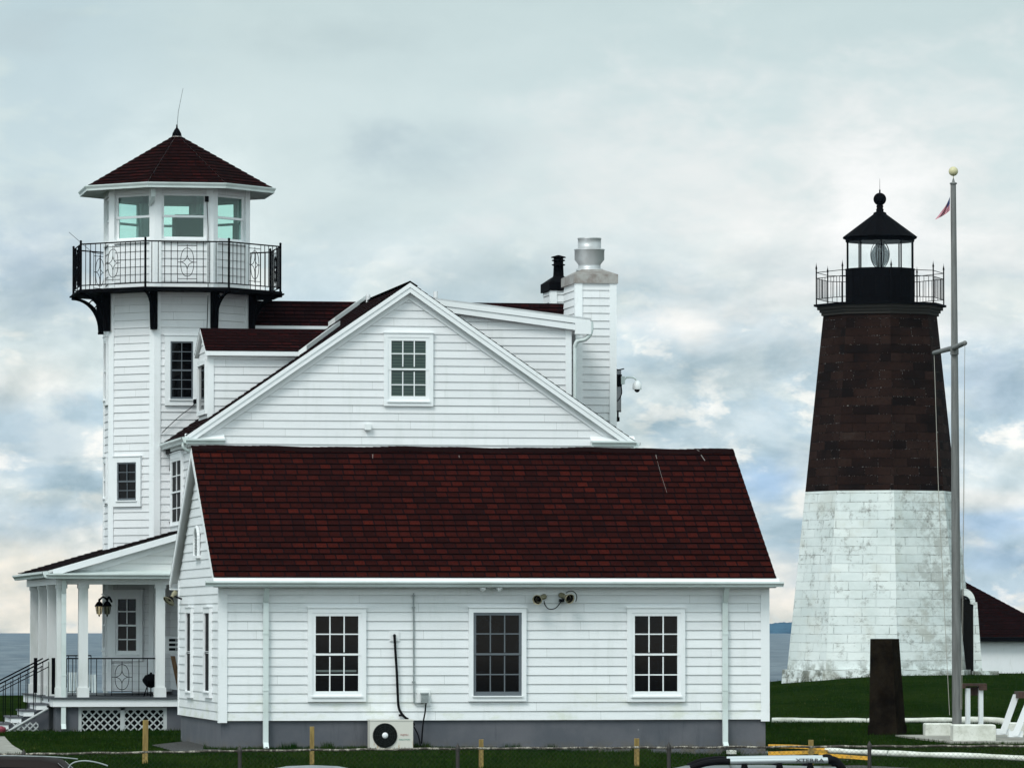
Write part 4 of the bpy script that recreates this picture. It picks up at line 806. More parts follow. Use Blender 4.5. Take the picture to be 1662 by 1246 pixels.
M['inner'] = mat('greenish_inner_wall', (.09, .125, .105), .7); m.build('inner_lining', M['inner'], tower)
for k in range(8):
    f_, w = octface(TR, k); m = MB(); m.fb(f_, -.018, .12, .85, zdk - .03, -.01, .036); m.fb(f_, w - .12, w + .018, .85, zdk - .03, -.01, .034); m.build('corner_board', M['trim'], tower)
    m = MB(); m.fb(f_, -.018, .13, zdk, zev + .06, -.10, .038); m.fb(f_, w - .13, w + .018, zdk, zev + .06, -.10, .036)
    m.fb(f_, .13, w - .13, zsill - .07, zsill, -.10, .06); m.build('window_post', M['trim'], tower)
    a0, a1, b0, b1 = .13, w - .13, zsill, zhead; mid = (b0 + b1) / 2 + .0; m = MB()
    for (u0, u1, nn) in ((b0, mid + .025, -.05), (mid - .025, b1, -.02)):
        m.fb(f_, a0, a0 + .06, u0, u1, nn - .025, nn); m.fb(f_, a1 - .06, a1, u0, u1, nn - .025, nn); m.fb(f_, a0 + .06, a1 - .06, u0, u0 + .05, nn - .025, nn); m.fb(f_, a0 + .06, a1 - .06, u1 - .05, u1, nn - .025, nn)
    wn = m.build('lookout_window', M['trim'], tower); m = MB(); m.fb(f_, a0 + .03, a1 - .03, b0 + .03, b1 - .03, -.060, -.056); m.build('pane', M['clear'], wn)
# a cupboard and chair inside so the room is not empty
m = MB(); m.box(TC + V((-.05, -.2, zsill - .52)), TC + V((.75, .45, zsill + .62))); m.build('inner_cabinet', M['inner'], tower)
# eaves, roof
ER = 159 / 75.5 + .02; zap2 = ZD(287, 219, 116.5).z; M['shingleT'] = shingle('dark_red_roof_shingles_tower', .15, .20, (.009, .0025, .0025), (.038, .006, .0055))
m = MB(); rm = MB(); gm = MB(); cnr = TC + UP * zap2
for k in range(8):
    v0 = TC + octv(ER, k) + UP * (zev + .02); v1 = TC + octv(ER, k + 1) + UP * (zev + .02); U = (v1 - v0).normalized(); mid = (v0 + v1) / 2; Vv = (cnr - mid); sl_ = Vv.length; N = U.cross(Vv).normalized()
    if N.z < 0: N = -N
    f_ = Face(v0, U, N, Vv); w = (v1 - v0).length; lap(rm, f_, [(0, 0), (w, 0), (w / 2, sl_)], .15, .014, base=.012)
    m.face([v0 - UP * .002, v1 - UP * .002, cnr]); out = V((U.y, -U.x, 0))
    i0 = TC + octv(TR + .0, k) + UP * (zev - .03); i1 = TC + octv(TR + .0, k + 1) + UP * (zev - .03); m.face([v0 - UP * .10, v1 - UP * .10, i1, i0])
    m.face([v0 - UP * .10, v1 - UP * .10, v1, v0])
    # gutter profile with mitred corners
    dirs0 = (V(v0) - TC); dirs0.z = 0; dirs0.normalize(); dirs1 = (V(v1) - TC); dirs1.z = 0; dirs1.normalize(); kk = 1 / math.cos(R(22.5))
    prf = [(0.002, .0), (.085, .0), (.085, -.02), (.055, -.07), (.05, -.11), (0.002, -.11)]
    A = [v0 + dirs0 * a * kk + UP * z for a, z in prf]; B = [v1 + dirs1 * a * kk + UP * z for a, z in prf]
    for i in range(len(prf)): j = (i + 1) % len(prf); gm.face([A[i], B[i], B[j], A[j]])
m.build('soffit', M['soffit'], tower); rm.build('roof', M['shingleT'], tower); gm.build('gutter', M['gutter'], tower)
m = MB(); m.lathe(cnr, [(.26, -.20), (.22, -.14), (.10, -.03), (.09, .02), (.05, .10), (.02, .13)], 16); fin = m.build('finial', M['capmetal'], tower)
m = MB(); m.lathe(cnr, [(.11, -.05), (.095, .03), (.05, .115), (.02, .15), (.015, .22)], 12); m.build('finial_tip', M['iron'], fin)
p1 = ZD(297, 144, 116.5); m = MB(); m.tube([cnr + UP * .15, cnr + UP * .5 + V((.03, 0, 0)), p1], [.010, .007, .005], 5); m.build('lightning_rod', M['greymetal'], tower)
# short leader at the eave (left of the middle window) + lower windows
m = MB(); a = f0.px(263, 308); a = (.02, a[1]); v = TC + octv(ER - .35, 0); m.box((v.x - .05, v.y - .1, zev - .27), (v.x + .04, v.y, zev - .08)); m.cyl((v.x, v.y - .02, zev - .28), (v.x - .04, v.y + .2, zev - .42), .04, n=8); m.build('downspout', M['gutter'], tower)
fm1, _ = octface(TR, -1); fm2, _ = octface(TR, -2)
window(tower, f0, f0.rect(267, 322, 545, 658), cols=2, rows=3, smat='sash_dark', trim=.12, sash=.03, mun=.008)
window(tower, fm1, fm1.rect(186, 231, 741, 822), cols=2, rows=2, smat='sash_dark', trim=.12, sash=.03, mun=.008)
window(tower, fm1, fm1.rect(183, 234, 958, 1072), cols=2, rows=2, trim=.13, sash=.05)
for (y0, y1) in ((550, 660), (744, 818)):
    t0 = fm2.px(170, y1)[1]; t1 = fm2.px(170, y0)[1]; window(tower, fm2, (.28, .94, t0, t1), cols=1, rows=1, trim=.1, sash=.03, gmat='glassm')
window(tower, fm2, (.28, .94, 1.6, 2.9), cols=1, rows=1, trim=.1, sash=.04)
# gallery deck
GR = 178.0 / 75.5
m = MB(); m.prism([TC + octv(GR, k) + UP * (zdk - .065) for k in range(8)], (0, 0, .04)); m.prism([TC + octv(GR + .05, k) + UP * (zdk - .095) for k in range(8)], (0, 0, .029)); m.build('gallery_deck', M['iron'], tower)
def ornament(m, P, s, t0, t1, w=.19):
    """oval with a concave four point star; P(s,t) -> world"""
    tc_ = (t0 + t1) / 2; hh = (t1 - t0) * .34; r = .007
    oval = []
    for i in range(25):
        a = 2 * math.pi * i / 24; c_, s_ = math.cos(a), math.sin(a); oval.append(P(s + w * .42 * (abs(c_) ** .9) * (1 if c_ > 0 else -1), tc_ + hh * (abs(s_) ** .8) * (1 if s_ > 0 else -1)))
    m.tube(oval, r); sr = w * .40; sh_ = hh * .52
    cr = [(s, tc_ + sh_), (s + sr, tc_), (s, tc_ - sh_), (s - sr, tc_)]
    for i in range(4):
        a, c = cr[i], cr[(i + 1) % 4]; pts = []
        for j in range(7):
            u = j / 6; mx_ = (a[0] * (1 - u) ** 2 + c[0] * u ** 2 + 2 * u * (1 - u) * (s + (a[0] + c[0] - 2 * s) * .12)); my_ = (a[1] * (1 - u) ** 2 + c[1] * u ** 2 + 2 * u * (1 - u) * (tc_ + (a[1] + c[1] - 2 * tc_) * .12)); pts.append(P(mx_, my_))
        m.tube(pts, r)
    for (y0, y1) in ((tc_ + sh_, t1 - .06), (t0 + .06, tc_ - sh_)): m.cyl(P(s, y0), P(s, y1), r, n=5)
    for sg in (-1, 1):
        m.cyl(P(s + sg * w * .62, t0), P(s + sg * w * .62, t1), r, n=5); m.cyl(P(s + sg * sr, tc_), P(s + sg * w * .62, tc_), r, n=5)
    m.cyl(P(s - w * .62, t1 - .09), P(s + w * .62, t1 - .09), r, n=5); m.cyl(P(s - w * .62, t0 + .09), P(s + w * .62, t0 + .09), r, n=5)
gr = thing('gallery_railing', 'black wrought iron railing with oval star ornaments round the lookout tower gallery', 'railing', (TC.x, TC.y, zdk))
ht = .98
for k in range(8):
    f_, w = octface(GR - .04, k); m = MB(); P = lambda s, t, f_=f_: f_.P(s, t, 0)
    z0, z1 = zdk - .03 + .09, zdk - .04 + ht; m.cyl(P(0, z1), P(w, z1), .015, n=6); m.cyl(P(0, z0), P(w, z0), .012, n=6)
    nb = 13
    for i in range(1, nb):
        s = w * i / nb
        if abs(s - w / 2) < .22: continue
        m.cyl(P(s, z0), P(s, z1), .0085, n=5)
    ornament(m, P, w / 2, z0, z1, .33); m.build('panel', M['iron'], gr)
    m = MB(); m.cyl(P(0, zdk - .10), P(0, z1 + .05), .024, n=8); m.sphere(P(0, z1 + .06), .028, 8, 6); m.build('post', M['iron'], gr)
m = MB(); q0 = ZD(150, 410, 116.5); q1 = ZD(112, 377, 116.5); m.tube([q0, q1], .006, 4); m.tube([q0, ZD(168, 413, 116.5)], .008, 4); m.build('whip_aerial', M['iron'], gr)
for k in range(8):
    d = octv(1, k); m = MB(); tg = V((-d.y, d.x, 0)); b0 = TC + d * (TR + .035); zt_ = zdk - .095; hh = .76; out = GR - TR - .04
    m.hexa([b0 - tg * .07 + UP * (zt_ - hh), b0 + d * .10 - tg * .07 + UP * (zt_ - hh), b0 + d * .10 + tg * .07 + UP * (zt_ - hh), b0 + tg * .07 + UP * (zt_ - hh), b0 - tg * .07 + UP * zt_, b0 + d * .16 - tg * .07 + UP * zt_, b0 + d * .16 + tg * .07 + UP * zt_, b0 + tg * .07 + UP * zt_])
    for sc2, r in ((1.0, .034), (.76, .022)):
        pts = [b0 + d * (.09 + (out - .09) * (1 - math.cos(a)) * 1.0) + UP * (zt_ - (hh - .05) * (1 - math.sin(a)) * sc2 - .02) for a in [math.pi / 2 * i / 10 for i in range(11)]]; m.tube(pts, r, 6)
    c_ = b0 + d * .24 + UP * (zt_ - .15); m.tube([c_ + (d * math.cos(a) + UP * math.sin(a)) * .085 for a in [math.pi * i / 6 for i in range(13)]], .014, 5)
    c_ = b0 + d * .17 + UP * (zt_ - .30); m.tube([c_ + (d * math.cos(a) + UP * math.sin(a)) * .05 for a in [math.pi * i / 6 for i in range(13)]], .011, 5)
    m.box(b0 + d * .05 + V((-.07, -.07, zt_ - hh - .04)), b0 + d * .05 + V((.07, .07, zt_ - hh + .01))); m.build('gallery_bracket', M['iron'], tower)
# cable down the tower
m = MB(); P_ = [f0.P(*f0.px(x, y), .08) for x, y in [(335, 322), (337, 370), (337, 470)]]; m.tube(P_, .009, 5); m.tube(smooth([f0.P(*f0.px(x, y), .07) for x, y in [(337, 480), (334, 560), (326, 620), (315, 655), (295, 672), (275, 690), (262, 703)]]), .008, 5)
m.fb(f0, *(lambda r: (r[0], r[1], r[2], r[3]))(f0.rect(332, 338, 319, 328)), .05, .1); m.fb(f0, *f0.rect(313, 320, 648, 655), .03, .1)
tag(m.build('tower_cable', M['blackpipe']), 'thin black cable running down the front of the lookout tower to the house roof', 'cable')
m = MB(); m.tube(smooth([XP(277, 733, hL - .04), XP(274.5, 770, hL - .04), XP(270, 800, hL - .04), XP(272, 835, hL - .04), XP(278, 856, hL - .04)]), .008, 5); m.box(XP(276, 735, hL - .12), XP(270, 730, hL - .02))
tag(m.build('hanging_cable', M['blackpipe']), 'thin black cable hanging down the house wall between tower and side window', 'cable')

# ================================================================== PORCH
Y5 = Y3 + .3; FP = Face((0, Y5, 0), (1, 0, 0), (0, -1, 0)); PD = 7.6; zd = FP.px(150, 1131)[1]; zb0 = FP.px(150, 948)[1]; zb1 = FP.px(150, 934)[1]
pL = FP.px(92, 1000)[0]; porch = thing('porch', 'white columned porch with shed roof and lattice skirt at the foot of the lookout tower', 'porch', ((pL + hL) / 2, Y5 + PD / 2, 0))
def column(s, y, base=True):
    f_ = Face((0, y, 0), (1, 0, 0), (0, -1, 0)); m = MB(); w = .095; m.box((s - w, y, zd), (s + w, y + 2 * w, zb0 + .004)); m.box((s - w - .025, y - .025, zd), (s + w + .025, y + 2 * w + .025, zd + .20)); m.box((s - w - .02, y - .02, zb0 - .08), (s + w + .02, y + 2 * w + .02, zb0 + .002)); return m.build('column', M['column'], porch)
cx0 = FP.px(100, 1000)[0]
for px in (100, 135.5, 260.5): column(FP.px(px, 1000)[0], Y5)
for i in (1, 2, 3): column(cx0, Y5 + i * 2.25)
m = MB(); zb1r = zb1 + .02
m.box((cx0 - .12, Y5 - .012, zb0), (hL - .05, Y5 + .2, zb1r)); m.box((cx0 - .12, Y5 + .2, zb0), (cx0 + .08, Y5 + PD, zb1r)); m.build('beam', M['trim'], porch)
m = MB(); m.box((cx0 + .08, Y5 + .2, zb1r - .05), (hL - .02, Y5 + PD, zb1r - .02)); m.build('ceiling', mat('shaded_porch_ceiling', (.12, .13, .13), .7), porch)  # ceiling colour darkened to deepen the shade inside the porch
m = MB(); m.box((cx0 - .22, Y5 - .16, zd - .035), (hL - .002, Y5 + PD, zd)); m.build('deck', mat('grey_deck_paint', (.05, .055, .065), .6), porch)
m = MB(); m.box((cx0 - .18, Y5 - .12, zd - .19), (hL - .03, Y5 - .09, zd - .037)); m.box((cx0 - .18, Y5 - .09, zd - .19), (cx0 - .15, Y5 + PD, zd - .037)); m.build('deck_fascia', M['trim'], porch)
m = MB(); r_ = FP.rect(127, 271, 1147, 1184); m.box((cx0 - .1, Y5 + .0, -.4), (r_[0], Y5 + .3, zd - .19)); m.box((r_[1], Y5, -.4), (hL - .03, Y5 + .3, zd - .19)); m.box((cx0 - .1, Y5 + .3, -.4), (cx0 + .1, Y5 + PD, zd - .19)); m.build('foundation', M['found'], porch)
def lattice(m, fc, s0, s1, t0, t1, n=.0, sp=.155):
    k = s0 - (t1 - t0)
    while k < s1:
        for sg in (1, -1):
            a0, a1 = (k, k + (t1 - t0)); P_ = [(a0, t0), (a1, t1)] if sg > 0 else [(a0, t1), (a1, t0)]
            (xa, ya), (xb, yb) = P_
            if xa < s0: f = (s0 - xa) / (xb - xa); xa, ya = s0, ya + f * (yb - ya)
            if xb > s1: f = (s1 - xa) / (xb - xa); xb, yb = s1, ya + f * (yb - ya)
            if xb - xa > .01:
                w = .019; o = n + (.012 if sg > 0 else 0)
                m.prism([fc.P(xa, ya - w, o), fc.P(xb, yb - w, o), fc.P(xb, yb + w, o), fc.P(xa, ya + w, o)], fc.N * .011)
        k += sp
m = MB(); r_ = FP.rect(127, 271, 1147, 1186); lattice(m, FP, r_[0], r_[1], r_[2], r_[3], -.05); mm_ = (r_[0] + r_[1]) / 2
for (a, c, d, e) in ((r_[0], r_[0] + .07, r_[2], r_[3]), (r_[1] - .07, r_[1], r_[2], r_[3]), (mm_ - .045, mm_ + .045, r_[2], r_[3]), (r_[0] + .07, r_[1] - .07, r_[3] - .06, r_[3] + .01)): m.fb(FP, a, c, d, e, -.06, -.01)
m.build('lattice_skirt', M['lattice'], porch)
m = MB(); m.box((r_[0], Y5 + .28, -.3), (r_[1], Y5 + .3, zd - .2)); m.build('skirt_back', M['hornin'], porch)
# roof: slopes up towards the house (to the right)
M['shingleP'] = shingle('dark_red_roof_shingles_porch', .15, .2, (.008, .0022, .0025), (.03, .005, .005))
yp0 = Y5 - .28; A = YP(78, 925.5, yp0); B = YP(292, 864, yp0); slp = (B.z - A.z) / (B.x - A.x); xT = hL - .002; zA = A.z; zT = zA + slp * (xT - A.x)
m = MB(); Ls = math.hypot(xT - A.x, zT - zA); f_ = Face((A.x, yp0 + PD + .3, zA), (0, -1, 0), V((-slp, 0, 1)), (1, 0, slp)); lap(m, f_, [(0, 0), (PD + .3, 0), (PD + .3, Ls), (0, Ls)], .15, .014, base=.012); m.build('roof', M['shingleP'], porch)
m = MB(); slab(m, [(A.x, yp0, zA), (xT, yp0, zT), (xT, yp0 + PD + .3, zT), (A.x, yp0 + PD + .3, zA)], .05); m.build('roof_deck', M['soffit'], porch)
m = MB(); m.prism([V((A.x + .1, yp0 - .01, zA + slp * .1 - .01)), V((xT, yp0 - .01, zT - .01)), V((xT, yp0 - .01, zT - .14)), V((A.x + .1, yp0 - .01, zA - .11))], (0, .03, 0)); m.prism([V((A.x + .4, Y5 - .05, zA - .03)), V((xT, Y5 - .05, zT - .15)), V((xT, Y5 - .05, zT - .27)), V((A.x + .9, Y5 - .05, zA - .03))], (0, .04, 0)); m.build('rake_board', M['trim'], porch)
m = MB(); FPG = Face((0, Y5 - .01, 0), (1, 0, 0), (0, -1, 0)); lap(m, FPG, [(A.x + .15, zb1), (xT, zb1), (xT, zT - .16), (A.x + .35, zA - .05)], .1631, .018, t0=.9); m.build('pediment', M['siding_porch'], porch)
m = MB(); m.prism([(A.x + .05, yp0 - .01, zA - .07), (A.x + .05, Y5 - .02, zA + .02), (A.x + .05, Y5 - .02, zA - .07)], (YP(282, 930, yp0).x - A.x, 0, 0)); m.box((A.x + .05, yp0 + .02, zA - .16), (YP(282, 930, yp0).x, Y5, zA - .13)); m.build('pent_ledge', M['gutter'], porch)
xg = YP(281, 930, yp0).x; gutter(porch, (A.x - .05, yp0, zA - .055), (xg, yp0, zA - .055), (0, -1, 0), .125); gutter(porch, (A.x - .0, yp0 + PD + .3, zA - .03), (A.x - .0, yp0 - .1, zA - .03), (-1, 0, 0), .125)
FPs = Face((0, Y5 - .03, 0), (1, 0, 0), (0, -1, 0)); downspout(porch, FPs, FP.px(103, 1000)[0], zA - .16, FP.px(100, 1182)[1], base=.0, gut=.2)
# steps to the left and their side
m = MB(); nst = 4; rise = (zd - .12) / 5; run = .26; ys_, ye_ = Y5 + .7, Y5 + 2.3; x0 = cx0 - .2
wr = MB()
for i in range(nst):
    zz = zd - rise * (i + 1) - .0; xa = x0 - run * (i + 1); m.box((xa - .03, ys_ - .05, zz - .035), (xa + run, ye_, zz)); wr.box((xa, ys_ - .03, zz - rise + .01), (xa + .03, ye_ - .02, zz - .036)); wr.box((xa, ys_ - .035, zz - .13), (xa + .22, ys_ - .01, zz - .036))
stp = m.build('steps', M['found'], porch); wr.build('riser', M['trim'], stp)
m = MB(); m.prism([(x0, ys_, zd - .19), (x0, ys_, -.3), (x0 - run * 4.3, ys_, -.3), (x0 - run * 4.3, ys_, .14)], (0, .04, 0)); m.build('step_side', M['found'], stp)
m = MB(); FSt = Face((0, ys_ - .12, 0), (1, 0, 0), (0, -1, 0)); lattice(m, FSt, x0 - .75, x0 - .22, .02, .26, .0, .12); m.tube([FSt.P(x0 - .95, .02, .02), FSt.P(x0 - .02, .55, .02)], .03, 4); m.build('step_lattice', M['lattice'], stp)
# porch railings
pr_ = thing('porch_railing', 'black wrought iron porch railing with one oval star ornament beside the tower foot', 'railing', (FP.px(190, 1100)[0], Y5 + .1, zd))
def railspan(parent, fc, s0, s1, z0, z1, sp=.165, orn=None, slope=0.0):
    m = MB(); P = lambda s, t: fc.P(s, t + slope * (s - s0), 0); m.cyl(P(s0, z1), P(s1, z1), .014, n=6); m.cyl(P(s0, z0), P(s1, z0), .008, n=6); n = max(1, round((s1 - s0) / sp))
    for i in range(n + 1):
        s = s0 + (s1 - s0) * i / n
        if orn is not None and abs(s - orn) < .24: continue
        m.cyl(P(s, z0 if 0 < i < n else z0 - .03), P(s, z1), .0085, n=5)
    if orn is not None: ornament(m, P, orn, z0, z1, .34)
    return m.build('panel', M['iron'], parent)
FR = Face((0, Y5 + .1, 0), (1, 0, 0), (0, -1, 0)); sA, sB = FR.px(143, 1100)[0], FR.px(253, 1100)[0]; zt1 = FR.px(190, 1068)[1]
railspan(pr_, FR, sA, sB, zd + .03, zt1, orn=FR.px(198, 1090)[0]); railspan(pr_, FR, FR.px(108, 1100)[0], FR.px(128, 1100)[0], zd + .03, zt1)
FR2 = Face((0, Y5 + PD - .5, 0), (1, 0, 0), (0, -1, 0)); railspan(pr_, FR2, cx0 + .1, hL - 1.4, zd + .03, zt1 + .02)
st = thing('step_railing', 'black iron handrail sloping down the porch steps at the left edge', 'railing', (x0 - .6, ys_, 0))
for yy in (ys_ + .0, ye_ - .1):
    f_ = Face((0, yy, 0), (1, 0, 0), (0, -1, 0)); m = MB(); sl_ = rise / run
    for i in range(10):
        s = x0 - i * .155; zz = zd - sl_ * (i * .155); m.cyl(f_.P(s, zz - .1), f_.P(s, zz + .72), .009, n=5)
    L_ = 9 * .155; m.cyl(f_.P(x0, zd + .78), f_.P(x0 - L_, zd + .78 - sl_ * L_), .016, n=6); m.cyl(f_.P(x0, zd + .62), f_.P(x0 - L_, zd + .62 - sl_ * L_), .010, n=6); m.cyl(f_.P(x0 - 1.2, zd - sl_ * 1.2 - .5), f_.P(x0 - 1.2, zd - sl_ * 1.2 + .75), .022, n=6); m.build('rail', M['iron'], st)
for px in (58, 87): a = YP(px, 1067, Y5 + 1.2 + (2.2 if px == 58 else 0)); m = MB(); m.box((a.x - .035, a.y, zd + .05), (a.x + .035, a.y + .07, a.z)); m.build('newel', M['iron'], st)
# porch lanterns
def lantern(lab, c, wall):
    t = thing('porch_lantern', lab, 'lamp', c, 'lanterns under the porch roof'); m = MB(); c = V(c)
    m.lathe(c, [(.02, .02), (.05, .05), (.075, .20)], 6, False); m.build('glass_shade', clear_glass('lantern_glass', (.75, .72, .60), .2), t)
    m = MB(); m.lathe(c, [(.10, .20), (.095, .22), (.05, .29), (.02, .31), (.025, .34), (.01, .37)], 8); m.lathe(c, [(.008, -.02), (.022, .02)], 8)
    for k in range(6): a = k * math.pi / 3; m.cyl(c + V((math.cos(a) * .05, math.sin(a) * .05, .04)), c + V((math.cos(a) * .077, math.sin(a) * .077, .20)), .008, n=4)
    m.tube(smooth([c + UP * .33, c + UP * .36 + (V(wall) - c) * .4, V(wall) + UP * .2]), .022, 6); m.build('lantern_frame', M['iron'], t)
a = ZD(161, 999, 115.6); lantern('outer black lantern sticking out left of the tower under the porch roof', a, TC + octv(TR, -1) + V((-.0, 0, a.z + .1)))
a = ZD(174, 999, 114.6); lantern('inner black lantern on the tower wall left of the porch window', a, a + V((.12, .3, .1)))
# things on the porch
gq = YP(245, 1126, Y5 + .9); grl = thing('kettle_grill', 'black kettle grill on legs standing on the porch floor beside the right column', 'grill', (gq.x, gq.y, zd))
m = MB(); m.lathe((gq.x, gq.y, zd + .32), [(.02, -.14), (.10, -.11), (.17, -.02), (.18, .02), (.18, .03), (.12, .12), (.03, .15), (.02, .18)], 18); m.build('bowl', M['iron'], grl)
for k in range(3): a = k * 2.094 + .4; m = MB(); m.cyl((gq.x + .09 * math.cos(a), gq.y + .09 * math.sin(a), zd + .22), (gq.x + .17 * math.cos(a), gq.y + .17 * math.sin(a), zd), .012, n=6); m.build('leg', M['iron'], grl)
m = MB(); a = YP(277, 1064, Y5 + .5); c = YP(290, 1127, Y5 + .5); m.prism([a, a + V((.09, 0, .0)), c + V((.10, 0, 0)), c], (0, .05, 0)); tag(m.build('leaning_board', M['wooddark']), 'brown wooden board leaning in the gap between porch and annex', 'board')
m = MB(); a = YP(2, 1172, Y5 - 1.0); m.lathe((a.x, a.y, terr(a.x, a.y)), [(.07, 0), (.10, .07), (.09, .11), (.02, .14)], 14); tag(m.build('red_bucket', mat('faded_red_plastic', (.20, .02, .04), .6)), 'small faded red tub on the grass at the far left edge', 'tub')
# white lawn chairs seen through the porch
def lawn_chair(loc, lab, h=.95):
    t = thing('lawn_chair', lab, 'chair', loc, 'white chairs on the lawn behind the porch'); L = V(loc)
    m = MB()
    for i in range(4): m.hexa([L + V(p) for p in [(-.20 + .085 * i, .25, .3), (-.14 + .085 * i, .25, .3), (-.14 + .085 * i, .28, .3), (-.20 + .085 * i, .28, .3), (-.20 + .085 * i, .5, h), (-.14 + .085 * i, .5, h), (-.14 + .085 * i, .53, h), (-.20 + .085 * i, .53, h)]])
    m.build('backrest', M['weathered'], t); m = MB(); m.hexa([L + V(p) for p in [(-.28, -.3, .36), (.28, -.3, .36), (.28, .28, .26), (-.28, .28, .26), (-.28, -.3, .4), (.28, -.3, .4), (.28, .28, .3), (-.28, .28, .3)]]); m.build('seat', M['weathered'], t)
    for sg in (-1, 1):
        m = MB(); m.box(L + V((sg * .36 - .06, -.38, .56)), L + V((sg * .36 + .06, .38, .59))); m.build('armrest', M['weathered'], t)
        for yy in (-.32, .26): m = MB(); m.box(L + V((sg * .31 - .03, yy, 0)), L + V((sg * .31 + .03, yy + .08, .56))); m.build('leg', M['weathered'], t)
for px, Z in ((152, 133), (121, 139)):
    L = (px - 831) / F * Z; q = gp(Z, L); lawn_chair((q.x, q.y, terr(q.x, q.y)), 'white slatted lawn chair behind the porch, right of the corner column' if px == 122 else 'white slatted lawn chair behind the porch, nearest the tower foot')

# ================================================================== LIGHTHOUSE
ZL = 178.0; LC = gp(ZL, (1429.5 - 831) / F * ZL); SC = F / ZL; A0 = -3.7 - 45
def lz(py): return EYE + (1015 - py) / SC
lgz = terr(LC.x, LC.y)
lh = thing('lighthouse', 'octagonal stone lighthouse, lower half white and upper half dark brown, with a black lantern room', 'lighthouse', (LC.x, LC.y, lgz))
def lfrus(m, py0, py1, r0, r1, off=0):
    for k in range(8):
        v0 = LC + octv(r0, k, A0) + UP * lz(py0); v1 = LC + octv(r0, k + 1, A0) + UP * lz(py0); w1 = LC + octv(r1, k + 1, A0) + UP * lz(py1); w0 = LC + octv(r1, k, A0) + UP * lz(py1)
        NZ = 12; u = 0
        h0, h1 = (v1 - v0).length / 2, (w1 - w0).length / 2; ou = k * 3.37
        m.face([v0, v1, w1, w0], [(ou - h0, lz(py0)), (ou + h0, lz(py0)), (ou + h1, lz(py1)), (ou - h1, lz(py1))])
rr_ = lambda py: (154 + (93.5 - 154) * (1085 - py) / (1085 - 512)) / SC
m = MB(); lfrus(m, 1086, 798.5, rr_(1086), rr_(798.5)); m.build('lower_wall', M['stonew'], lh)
m = MB(); lfrus(m, 798.4, 511, rr_(798.4), rr_(511)); m.build('upper_wall', M['stoneb'], lh)
m = MB(); lfrus(m, 1130, 1086.5, 3.33, 3.28); m.prism([LC + octv(3.28, k, A0) + UP * (lz(1086.5) - .001) for k in range(8)], (0, 0, .02)); m.build('plinth', M['stonew'], lh)
m = MB()
for (py0, py1, r) in ((513, 508, 1.96), (508, 503.5, 2.02), (503.5, 498, 2.10)): m.prism([LC + octv(r, k, A0) + UP * lz(py0) for k in range(8)], (0, 0, lz(py1) - lz(py0) - .002))
m.build('stone_cornice', mat('dark_cornice_stone', (.045, .040, .036), .9, spec=.05), lh)
m = MB(); m.prism([LC + octv(2.21, k, A0) + UP * lz(498) for k in range(8)], (0, 0, .07)); m.build('gallery_deck', M['iron'], lh)
m = MB(); zd0 = lz(497); m.lathe(LC, [(1.19, zd0), (1.19, zd0 + .1), (1.15, zd0 + .12), (1.15, lz(438)), (1.17, lz(436.5))], 16, False); m.build('lantern_base', M['iron'], lh)
zg0, zg1 = lz(437), lz(391); m = MB(); NG = 10
pan = MB()
for k in range(NG):
    a = 2 * math.pi * (k + .18) / NG; a2 = 2 * math.pi * (k + 1.18) / NG; p = LC + V((math.cos(a), math.sin(a), 0)) * 1.12; p2 = LC + V((math.cos(a2), math.sin(a2), 0)) * 1.12
    m.box(p + V((-.02, -.02, zg0)), p + V((.02, .02, zg1))); pan.face([p + UP * zg0, p2 + UP * zg0, p2 + UP * zg1, p + UP * zg1])
m.build('mullion', M['iron'], lh); pan.build('lantern_glass', M['clearl'], lh)
m = MB(); rt = lz(347); m.lathe(LC, [(1.14, zg1 - .02), (1.15, zg1 + .06), (1.23, zg1 + .10), (1.24, zg1 + .13), (.22, rt)], 16, False); m.add([LC + V((math.cos(a), math.sin(a), 0)) * 1.13 + UP * (zg1 + .01) for a in [2 * math.pi * i / 16 for i in range(16)]], [tuple(range(16))]); m.build('lantern_roof', M['iron'], lh)
m = MB(); bz = lz(322.3); m.lathe(LC, [(.23, rt - .02), (.21, rt + .05), (.12, rt + .09), (.13, rt + .16), (.10, rt + .20), (.12, bz - .24), (.10, bz - .19)], 16); m.sphere((LC.x, LC.y, bz), .212, 20, 14); m.cyl((LC.x, LC.y, bz + .2), (LC.x, LC.y, bz + .31), .025, n=6); vb = m.build('ventilator_ball', M['iron'], lh)
m = MB(); m.cyl((LC.x, LC.y, bz + .3), (LC.x, LC.y, lz(289)), .008, .004, 5); m.build('lightning_rod', M['iron'], vb)
ln = thing('fresnel_lens', 'barrel shaped glass lens standing inside the black lantern room of the lighthouse', 'lens', (LC.x, LC.y, zg0))
m = MB(); pf = []
for i in range(19):
    u = i / 18; r = .10 + .22 * math.sin(math.pi * min(1, u ** .85 * 1.0)) ** 1.1; pf.append((r, zg0 + .05 + u * .86)); pf.append((r - .022, zg0 + .05 + (u + .025) * .86))
m.lathe((LC.x, LC.y, 0), pf, 20, False); m.build('lens_barrel', M['lens'], ln)
m = MB()
for k in range(8): a = k * math.pi / 4 + .2; m.tube([(LC.x + math.cos(a) * (.13 + .2 * math.sin(math.pi * u) ** .7), LC.y + math.sin(a) * (.13 + .2 * math.sin(math.pi * u) ** .7), zg0 + .05 + u * .88) for u in [i / 8 for i in range(9)]], .012, 4)
m.lathe((LC.x, LC.y, zg0 - .3), [(.2, 0), (.2, .33), (.3, .35)], 14); m.lathe((LC.x, LC.y, zg1 - .12), [(.16, 0), (.05, .12)], 12); m.build('lens_frame', M['iron'], ln)
lr = thing('lighthouse_railing', 'thin black spiked iron railing round the lighthouse gallery', 'railing', (LC.x, LC.y, lz(498) + .07)); zr0 = lz(498) + .07
